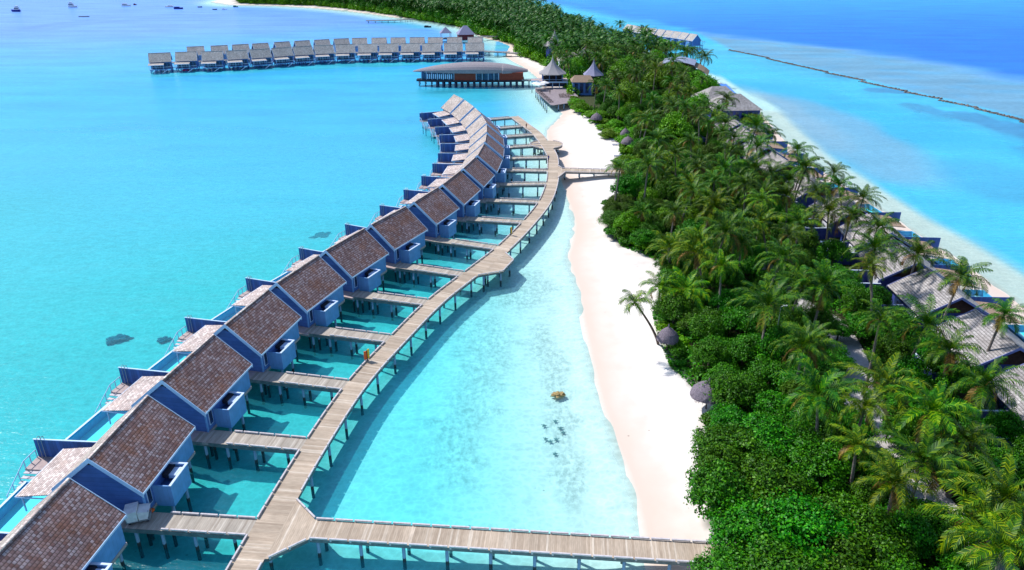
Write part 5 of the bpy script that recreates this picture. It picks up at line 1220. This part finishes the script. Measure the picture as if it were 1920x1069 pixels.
# ------------------------------------------------------------------ broadleaf crowns
def crown_mesh(name, seed, R, H, n, leaf, m, lobes=9, fine=False):
    rr = np.random.default_rng(seed); C = []; 
    for k in range(lobes):
        a = 2.4 * k + rr.uniform(-.4, .4); q = R * .62 * math.sqrt((k + .3) / lobes); C.append((q * math.cos(a), q * math.sin(a), H * (.62 - .30 * (q / R)) + rr.uniform(-.1, .1) * H, R * rr.uniform(.36, .52)))
    C = np.array(C); w = C[:, 3] ** 2; idx = rr.choice(len(C), n, p=w / w.sum()); c = C[idx]
    d = rr.normal(size=(n, 3)); d[:, 2] = np.where(d[:, 2] < -.25, -d[:, 2] * .5, d[:, 2]); d /= np.linalg.norm(d, axis=1)[:, None]
    # clumps: pull leaves towards sub-centres on each lobe
    sub = rr.normal(size=(len(C), 16, 3)); sub[:, :, 2] = np.abs(sub[:, :, 2]) - .25; sub /= np.linalg.norm(sub, axis=2)[:, :, None]
    sdir = sub[idx, rr.integers(0, 16, n)]; d = d * .42 + sdir * .85; d /= np.linalg.norm(d, axis=1)[:, None]
    rad = rr.uniform(.78, 1.05, n) * (1 + .10 * rr.normal(size=n)); rad = rad * (1 - .30 * (rr.random(n) < .25))
    P = c[:, :3] + d * (c[:, 3] * rad)[:, None] * np.array([1, 1, .78])
    P[:, 2] = np.maximum(P[:, 2], .12)
    nr = d * .8 + rr.normal(size=(n, 3)) * .55 + np.array([0, 0, .45]); nr /= np.linalg.norm(nr, axis=1)[:, None]
    t = np.cross(nr, rr.normal(size=(n, 3))); t /= np.linalg.norm(t, axis=1)[:, None]; b = np.cross(nr, t)
    s = leaf * rr.uniform(.6, 1.3, n)[:, None]; asp = .28 if fine else .62
    V = np.stack([P - t * s, P - b * s * asp + nr * s * .15, P + t * s, P + b * s * asp + nr * s * .15], 1).reshape(-1, 3)
    F = np.arange(n * 4).reshape(-1, 4); me = np_mesh(name, V, F, [m]); return me
BC = []
for s in range(4):
    BC.append({k: crown_mesh('crown', 40 + s, 3.2, 4.2, 11000, .115, M[k], lobes=[10, 13, 11, 14][s]) for k in ('leaf', 'leafb')})
OC = [crown_mesh('crown', 60 + s, 3.0, 3.6, 14000, .12, M['leafo'], lobes=10 + s, fine=True) for s in range(2)]
SC = [{k: crown_mesh('foliage', 80 + s, 1.7, 1.7, 2600, .12, M[k], lobes=6) for k in ('leaf', 'leafb', 'leafo')} for s in range(3)]
def limb_mesh():
    mb = MB(); mb.cyl((0, 0, 0), (.1, .05, 1.5), .22, .16, 8, caps=False)
    for k in range(6):
        a = k * 1.1; mb.cyl((.1, .05, 1.3), (1.5 * math.cos(a), 1.5 * math.sin(a), 2.5 + .3 * (k % 3)), .11, .04, 6, caps=False)
    o = mb.build('trunk', M['bark'], None, True); d = o.data; bpy.data.objects.remove(o); return d
LIMB = limb_mesh()
def add_tree(x, y, R, kind='leaf', zg=1.15, hs=None):
    r = empty('broadleaf_tree' if kind != 'olive' else 'fine_leaved_tree', (x, y, zg), random.random() * 6.28); k = R / 3.2; hz = hs or k * random.uniform(.9, 1.15)
    me = OC[random.randrange(2)] if kind == 'olive' else BC[random.randrange(4)][kind]
    c = link('crown', me, r); c.scale = (k, k, hz); c.location = (0, 0, .35 * hz); t = link('trunk', LIMB, r); t.scale = (k, k, hz)
    TREES.append((r, kind)); return r
def add_shrub(x, y, R, kind='leaf', zg=1.1):
    o = link('shrub', SC[random.randrange(3)][kind]); k = R / 1.7; o.location = (x, y, zg); o.scale = (k, k, k * random.uniform(.8, 1.3)); o.rotation_euler = (0, 0, random.random() * 6.28); SHRUBS.append((o, kind)); return o
TP = [(1360, 850, 4.2), (1440, 835, 4.2), (1345, 935, 4.0), (1440, 930, 4.4), (1525, 890, 4.0), (1400, 1015, 4.2), (1495, 1010, 4.4), (1570, 985, 4.0), (1625, 1030, 4), (1470, 1090, 4.2), (1375, 1095, 4.0), (1575, 1080, 4.2), (1680, 1000, 3.6),
      (1330, 600, 3.0), (1380, 565, 3.2), (1345, 650, 3.0), (1405, 650, 3.2), (1445, 700, 3.2), (1400, 725, 3.0), (1480, 715, 3.2), (1360, 700, 2.8), (1455, 765, 3.2), (1300, 600, 2.6), (1420, 600, 3), (1500, 690, 2.8), (1320, 560, 2.6), (1540, 800, 3.2), (1500, 830, 3.2),
      (1700, 520, 2.6), (1640, 560, 3.2), (1620, 610, 3.0), (1575, 610, 2.2), (1580, 520, 3), (1540, 500, 2.6), (1550, 690, 2.8), (1570, 670, 2.4), (1690, 800, 2.8), (1780, 830, 3.2), (1800, 780, 2.6), (1700, 750, 2.4), (1790, 870, 3.4), (1740, 980, 3.2), (1780, 1010, 2.8), (1860, 1000, 3.0), (1900, 960, 3),
      (1300, 430, 3.2), (1330, 460, 3.0), (1420, 470, 3.2), (1380, 400, 3.2), (1260, 500, 3.0), (1285, 500, 2.6), (1370, 500, 3), (1490, 520, 3), (1440, 520, 3)]
for px, py, R in TP:
    x, y = g(px, py, 3.6); add_tree(x, y, R, 'leaf')
for px, py, R, k in [(1240, 98, 7.0, 'leafb'), (1290, 158, 6.5, 'leafb'), (1262, 140, 6.0, 'leafb'), (1318, 168, 6.0, 'leafb'), (1345, 176, 4.5, 'leafb'), (1226, 198, 6.5, 'leaf'), (1160, 195, 6.5, 'leaf'), (1140, 183, 5, 'leaf'), (1275, 245, 5.5, 'leaf'), (1196, 250, 4.5, 'leafb'), (1180, 262, 3.6, 'leafb'),
                     (1170, 300, 3.4, 'leafb'), (1190, 310, 3.6, 'leafb'), (1090, 200, 3.8, 'leafb'), (1080, 190, 3.2, 'leafb'), (1130, 215, 3.4, 'leafb'), (1395, 378, 4.6, 'leafb'), (1430, 388, 4.4, 'leafb'), (1335, 430, 3, 'leafb'), (1375, 205, 4, 'leafb'), (1410, 225, 4, 'leafb'), (1030, 120, 4.0, 'leafb'), (1060, 118, 6, 'leafb'), (1140, 250, 3.0, 'leafb'), (1155, 232, 3.4, 'leafb'), (1205, 225, 5, 'leaf'), (1250, 215, 5, 'leaf'), (1300, 195, 5, 'leaf')]:
    low = R < 5 or py > 180; x, y = g(px, py, 2.6 if low else 5.0); t_ = add_tree(x, y, R, k, hs=(R / 3.2) * (.95 if low else 1.15))
    if low: t_.location.z -= .42 * R; kids(t_)
for px, py, R in [(1160, 385, 3.4), (1192, 362, 3.4), (1150, 415, 3.4), (1190, 425, 3.6), (1225, 395, 3.6), (1238, 362, 3.0), (1215, 440, 3.4), (1245, 460, 3.2), (1262, 425, 3.2), (1180, 392, 3.4)]:
    x, y = g(px, py, 3.0); add_tree(x, y, R, 'olive')
# fill the rest of the island
def poisson(region, r, seed, tries, occupied, ro, smin=4.5):
    rr = random.Random(seed); out = []; (x0, x1, y0, y1) = region; G_ = {}
    def ok(x, y):
        i, j = int(x // r), int(y // r)
        for a in range(i - 1, i + 2):
            for b in range(j - 1, j + 2):
                for p in G_.get((a, b), ()):
                    if dist(p, (x, y)) < r: return False
        return True
    xs_ = np.array([rr.uniform(x0, x1) for _ in range(tries)]); ys_ = np.array([rr.uniform(y0, y1) for _ in range(tries)])
    sd = sdist(xs_, ys_, VEG); pd = seg_dist(xs_, ys_, PATH)
    for x, y, s, p in zip(xs_, ys_, sd, pd):
        if s < 1.0 or p < 3.6: continue
        if s < smin and y > 175 and y < 300: continue
        if any(a0 < x < a1 and b0 < y < b1 for a0, a1, b0, b1 in BLD): continue
        if not ok(x, y) or any(dist(q, (x, y)) < ro for q in occupied): continue
        G_.setdefault((int(x // r), int(y // r)), []).append((x, y)); out.append((x, y))
    return out
BLD = [(55.5, 76, 58, 215), (56, 82, 222, 262), (55, 84, 290, 324), (8, 37, 255, 302), (66, 90, 262, 312)]
occ = [(p.location[0], p.location[1]) for p in PALMS]
big = [(t[0].location[0], t[0].location[1], t[0].children[0].scale[0] * 3.2) for t in TREES if t[1] == 'leafb' or t[0].location[1] > 200]
for x, y in poisson((15, 70, 195, 335), 17, 77, 900, [q[:2] for q in big], 11): add_tree(x, y, random.uniform(4.5, 6.5), random.choice(['leafb', 'leaf', 'leafb']), hs=2.5); big.append((x, y, 5.5))
fillp = [p for p in poisson((5, 78, 120, 345), 5.0, 5, 9000, occ, 4.6) if not any(dist(q[:2], p) < .95 * q[2] + 1 for q in big) and p[1] > 190 or (p[1] <= 190 and p[0] < 46 and random.random() < .12)]
fillp.sort(key=lambda p: p[1])
room = 292 - len(PALMS); far_extra = fillp[room:]
for x, y in fillp[:room]: add_palm(x, y, random.uniform(8.5, 12.5), None, random.random() < .18)
occt = [(t[0].location[0], t[0].location[1]) for t in TREES]
for x, y in poisson((20, 76, 45, 300), 4.1, 8, 9000, occt, 3.2)[:245]: r_ = random.uniform(2.3, 3.4); add_tree(x, y, r_, random.choice(['leaf', 'leaf', 'leafb' if y > 130 else 'leaf', 'olive']), hs=r_ / 3.2 * random.uniform(1.15, 1.75))
# shrubs along the beach edge and path
edge = spline(VW[2:34], 2.3)
for i, p in enumerate(edge):
    a = edge[max(i - 1, 0)]; c = edge[min(i + 1, len(edge) - 1)]; d = norm((c[0] - a[0], c[1] - a[1])); o_ = random.uniform(.2, 2.0); k = 'leafb' if p[1] > 165 or random.random() < .35 else 'leaf'
    if 178 < p[1] < 272 and random.random() < .65: continue
    add_shrub(p[0] + d[1] * o_, p[1] - d[0] * o_, random.uniform(1.0, 1.9), k)
for p in PATH[::2]:
    for s in (-1, 1):
        add_shrub(p[0] + s * random.uniform(3.4, 4.6), p[1] + random.uniform(-1, 1), random.uniform(1.0, 1.6), random.choice(['leaf', 'leafb', 'leaf']))
for y in np.arange(62, 215, 3.4): add_shrub(random.uniform(52.5, 54), y, random.uniform(1.2, 2.0), 'leaf')
SC[0]['lime'] = crown_mesh('foliage', 90, 1.7, 1.2, 2600, .12, M['creeper'], lobes=7); SC[1]['lime'] = SC[2]['lime'] = SC[0]['lime']
for px, py in [(1166, 306), (1176, 314), (1188, 300), (1170, 288), (1160, 319), (1196, 318), (1150, 256), (1163, 262), (1140, 250), (1126, 240), (1112, 228), (1098, 217), (1084, 209), (1075, 203), (1184, 280), (1192, 288), (1202, 302), (1178, 270), (1150, 246), (1160, 250), (1180, 306), (1172, 298), (1186, 314), (1090, 206), (1105, 214), (1072, 196)]:
    x, y = g(px, py, 1.6); add_shrub(x + .6, y, random.uniform(2.0, 2.9), 'lime', 1.0)
# undergrowth: countless small leaves over the island floor
def scatter(name, poly_r, n, leaf, m, seed, lo=.1, hi=1.6, zg=1.2, edge_only=None, label=''):
    rr = np.random.default_rng(seed); x0, x1, y0, y1 = poly_r; xx = rr.uniform(x0, x1, n); yy = rr.uniform(y0, y1, n)
    sd = sdist(xx, yy, VEG); k = (sd > -.4) & (seg_dist(xx, yy, PATH) > 2.2)
    if edge_only: k &= sd < edge_only
    for a0, a1, b0, b1 in BLD[1:]: k &= ~((xx > a0) & (xx < a1) & (yy > b0) & (yy < b1))
    k &= ~((xx > 57) & (xx < 75) & (yy > 60) & (yy < 212))
    xx, yy, sd = xx[k], yy[k], sd[k]; n = len(xx); hm = vnoise(xx, yy, 2.3, seed) * sstep(-.4, 2.5, sd); z = zg + lo + (hi - lo) * hm * rr.uniform(.7, 1, n)
    P = np.stack([xx, yy, z], 1); nr = rr.normal(size=(n, 3)) * .5 + np.array([0, 0, 1.]); nr /= np.linalg.norm(nr, axis=1)[:, None]
    t = np.cross(nr, rr.normal(size=(n, 3))); t /= np.linalg.norm(t, axis=1)[:, None]; b = np.cross(nr, t); s = leaf * rr.uniform(.6, 1.4, n)[:, None]
    V = np.stack([P - t * s, P - b * s * .6, P + t * s, P + b * s * .6], 1).reshape(-1, 3)
    o = link(name, np_mesh(name, V, np.arange(n * 4).reshape(-1, 4), [m])); tag(o, label, kind='stuff'); return o
scatter('undergrowth', (20, 78, 40, 150), 130000, .22, M['leaf'], 1, label='dense dark green undergrowth under the near palms')
scatter('undergrowth', (5, 80, 150, 345), 130000, .34, M['leafo'], 2, label='dense undergrowth under the farther palms')
scatter('beach_creeper', (5, 60, 178, 275), 160000, .2, M['creeper'], 3, .05, .9, 1.15, 8.0, label='bright green creeper carpeting the top of the far beach')
scatter('beach_creeper', (18, 50, 45, 130), 60000, .13, M['leafb'], 4, .02, .35, 1.1, 2.4, label='yellow green creeper along the near beach edge')
# ------------------------------------------------------------------ far forest: one mass of small palms and bushes
def small_palm(seed, nf=13, L0=4.4):
    rr = np.random.default_rng(seed); V = []; F = []
    for f in range(nf):
        az = f * 2.399 + rr.uniform(-.3, .3); age = (f + .5) / nf; e0 = math.radians(80 - 85 * age); dr = math.radians(75 + 30 * age); p = np.zeros(3); pts = [p]; seg = 5
        sd = np.array([-math.sin(az), math.cos(az), 0])
        for s in range(seg):
            e = e0 - dr * ((s + .5) / seg) ** 1.2; p = p + np.array([math.cos(az) * math.cos(e), math.sin(az) * math.cos(e), math.sin(e)]) * L0 / seg; pts.append(p)
        for s in range(seg):
            for sg in (-1, 1):
                for q in (0, .5):
                    a = pts[s] * (1 - q) + pts[s + 1] * q; b = pts[s] * (.65 - q if q == 0 else .15) + pts[s + 1] * (.35 if q == 0 else .85); w = .75 * math.sin(PI * (.15 + .8 * (s + q) / seg)); d = pts[s + 1] - pts[s]
                    k = len(V); V.extend([a, b, b + sd * sg * w + d * .5 + [0, 0, -.25 * w], a + sd * sg * w + d * .45 + [0, 0, -.3 * w]]); F.append((k, k + 1, k + 2, k + 3))
    return np.array(V), np.array(F)
def merge(name, protos, places, m, label):
    Vs = []; Fs = []; base = 0
    for (x, y, z, s, rot, pi) in places:
        V, F = protos[pi]; c, sn = math.cos(rot), math.sin(rot)
        W = np.stack([x + s * (V[:, 0] * c - V[:, 1] * sn), y + s * (V[:, 0] * sn + V[:, 1] * c), z + s * V[:, 2]], 1); Vs.append(W); Fs.append(F + base); base += len(V)
    o = link(name, np_mesh(name, np.vstack(Vs), np.vstack(Fs), [m])); tag(o, label, kind='stuff'); return o
protos = [small_palm(k) for k in range(4)]
far = poisson((-310, 80, 330, 940), 4.3, 11, 60000, [], 0)
far = [p for p in far if p[1] > 345] + far_extra
rr = random.Random(3)
merge('palm_forest', protos, [(x, y, 1.2 + (rr.uniform(8.5, 13.5) + 2.5 * math.sin(x * .05) * math.cos(y * .04)) * (.62 if x > 28 and 385 < y < 540 else 1), rr.uniform(.85, 1.15), rr.random() * 6.28, rr.randrange(4)) for x, y in far if dist((x, y), (X_, Y_)) > 1], M['frondd'], 'distant forest of palms covering the far end of the island')
def blob_leaves(seed, R=2.6, n=260):
    r = np.random.default_rng(seed); d = r.normal(size=(n, 3)); d /= np.linalg.norm(d, axis=1)[:, None]; P = d * R * r.uniform(.7, 1.05, n)[:, None] * [1, 1, .9]; nr = d * .7 + r.normal(size=(n, 3)) * .5; nr /= np.linalg.norm(nr, axis=1)[:, None]
    t = np.cross(nr, r.normal(size=(n, 3))); t /= np.linalg.norm(t, axis=1)[:, None]; b = np.cross(nr, t); s = .38
    return np.stack([P - t * s, P - b * s * .7, P + t * s, P + b * s * .7], 1).reshape(-1, 3), np.arange(n * 4).reshape(-1, 4)
bp_ = [blob_leaves(k) for k in range(3)]
fb = poisson((-310, 80, 300, 940), 5.5, 12, 30000, [], 0)
merge('forest_bushes', bp_, [(x, y, rr.uniform(2.5, 7.5), rr.uniform(.8, 1.5), rr.random() * 6.28, rr.randrange(3)) for x, y in fb], M['leaf'], 'distant broadleaf growth filling under the far palms')
edf = spline(VW[28:], 5.0)
merge('forest_bushes', bp_, [(p[0] + 2 + rr.uniform(-1, 2), p[1] + 1 + rr.uniform(-1, 3), rr.uniform(1.6, 3.4), rr.uniform(.7, 1.3), rr.random() * 6.28, rr.randrange(3)) for p in edf for _ in (0, 1)], M['leafb'], 'bright bushes along the far beach edge')
# ------------------------------------------------------------------ labels for the vegetation, by landmark and nearness
LM = {'the leaning beach palm': LEAN, 'the lamp post': LAMP, 'the biggest thatched parasol': PARA[0], 'the beach bridge end': (33, 183), 'the cross bridge end': (24, 55), 'the restaurant deck': (20, 270), 'the curved roof lodge': (68, 312),
      'the front hip roofed hall': (70, 240), 'the paired parasols': PARA[4], 'the slate blue pointed roof': (31, 292), 'the bend in the sand path': (47, 97), 'the near end of the sand path': (43, 56), 'the blue infinity pool': (78, 288)}
for i, p in enumerate(EV[1:], 2): LM['the %s beach villa' % ordn(i)] = (p[0] - 4, p[1] + 5)
LM['the middle of the palm grove'] = (42, 140); LM['the olive bushes on the beach bulge'] = (24, 150); LM['the grove behind the paired parasols'] = (48, 215); LM['the dark round tree behind the restaurant'] = (50, 250)
def assign(items, fmt, cat, grp):
    by = {}
    for o in items:
        p = (o.location[0], o.location[1]); k = min(LM, key=lambda n: dist(LM[n], p)); by.setdefault(k, []).append((dist(LM[k], p), o))
    for k, l in by.items():
        l.sort(key=lambda t: t[0])
        for i, (d_, o) in enumerate(l): tag(o, fmt % (('' if i == 0 else ordn(i + 1) + ' ') + 'closest to ' + k), cat, grp)
assign(PALMS, 'coconut palm %s', 'palm tree', 'coconut palms on the island')
assign([t for t, k in TREES if k == 'leaf'], 'dark green broadleaf tree %s', 'tree', 'broadleaf trees on the island')
assign([t for t, k in TREES if k == 'leafb'], 'bright green broadleaf tree %s', 'tree', 'broadleaf trees on the island')
assign([t for t, k in TREES if k == 'olive'], 'fine leaved olive green tree %s', 'tree', 'fine leaved trees at the beach bulge')
assign([t for t, k in SHRUBS if k == 'leaf'], 'dark green shrub %s', 'shrub', 'shrubs edging beach and path')
assign([t for t, k in SHRUBS if k == 'lime'], 'low lime green creeper mound %s', 'shrub', 'lime green mounds at the beach top')
assign([t for t, k in SHRUBS if k == 'leafb'], 'bright green shrub %s', 'shrub', 'shrubs edging beach and path')
# ------------------------------------------------------------------ light, sky, camera
SUN_EL, SUN_AZ = math.radians(50), math.radians(147)     # azimuth measured ccw from +X: sun on the left, a little beyond
sd = Vector((math.cos(SUN_EL) * math.cos(SUN_AZ), math.cos(SUN_EL) * math.sin(SUN_AZ), math.sin(SUN_EL)))
sl = bpy.data.lights.new('sun', 'SUN'); sl.energy = 4.2; sl.angle = math.radians(.53); sl.color = (1, .955, .89)
so = bpy.data.objects.new('sun', sl); COL.objects.link(so); so.rotation_euler = sd.to_track_quat('Z', 'Y').to_euler()
w = bpy.data.worlds.new('World'); sc.world = w; w.use_nodes = True; nt = w.node_tree; bg = nt.nodes['Background']
sk = nt.nodes.new('ShaderNodeTexSky'); sk.sky_type = 'NISHITA'; sk.sun_disc = False; sk.sun_elevation = SUN_EL; sk.sun_rotation = math.radians(90) - SUN_AZ; sk.air_density = 1.0; sk.dust_density = .3; sk.ozone_density = 2.0
nt.links.new(sk.outputs[0], bg.inputs[0]); bg.inputs[1].default_value = .145
cam = bpy.data.cameras.new('camera'); cam.sensor_width = 36; cam.lens = 36 * FPX / 1920; cam.clip_start = 1; cam.clip_end = 20000
co = bpy.data.objects.new('camera', cam); COL.objects.link(co); co.location = (0, 0, HC); co.rotation_euler = (PI / 2 - TH, 0, 0); sc.camera = co
sc.view_settings.view_transform = 'Standard'; sc.view_settings.look = 'None'; sc.view_settings.exposure = .3; sc.view_settings.gamma = 1
sc.cycles.use_denoising = True; sc.cycles.max_bounces = 6; sc.cycles.transparent_max_bounces = 12; sc.cycles.diffuse_bounces = 3; sc.cycles.glossy_bounces = 2
sc.cycles.caustics_reflective = False; sc.cycles.caustics_refractive = False; sc.cycles.sample_clamp_indirect = 4
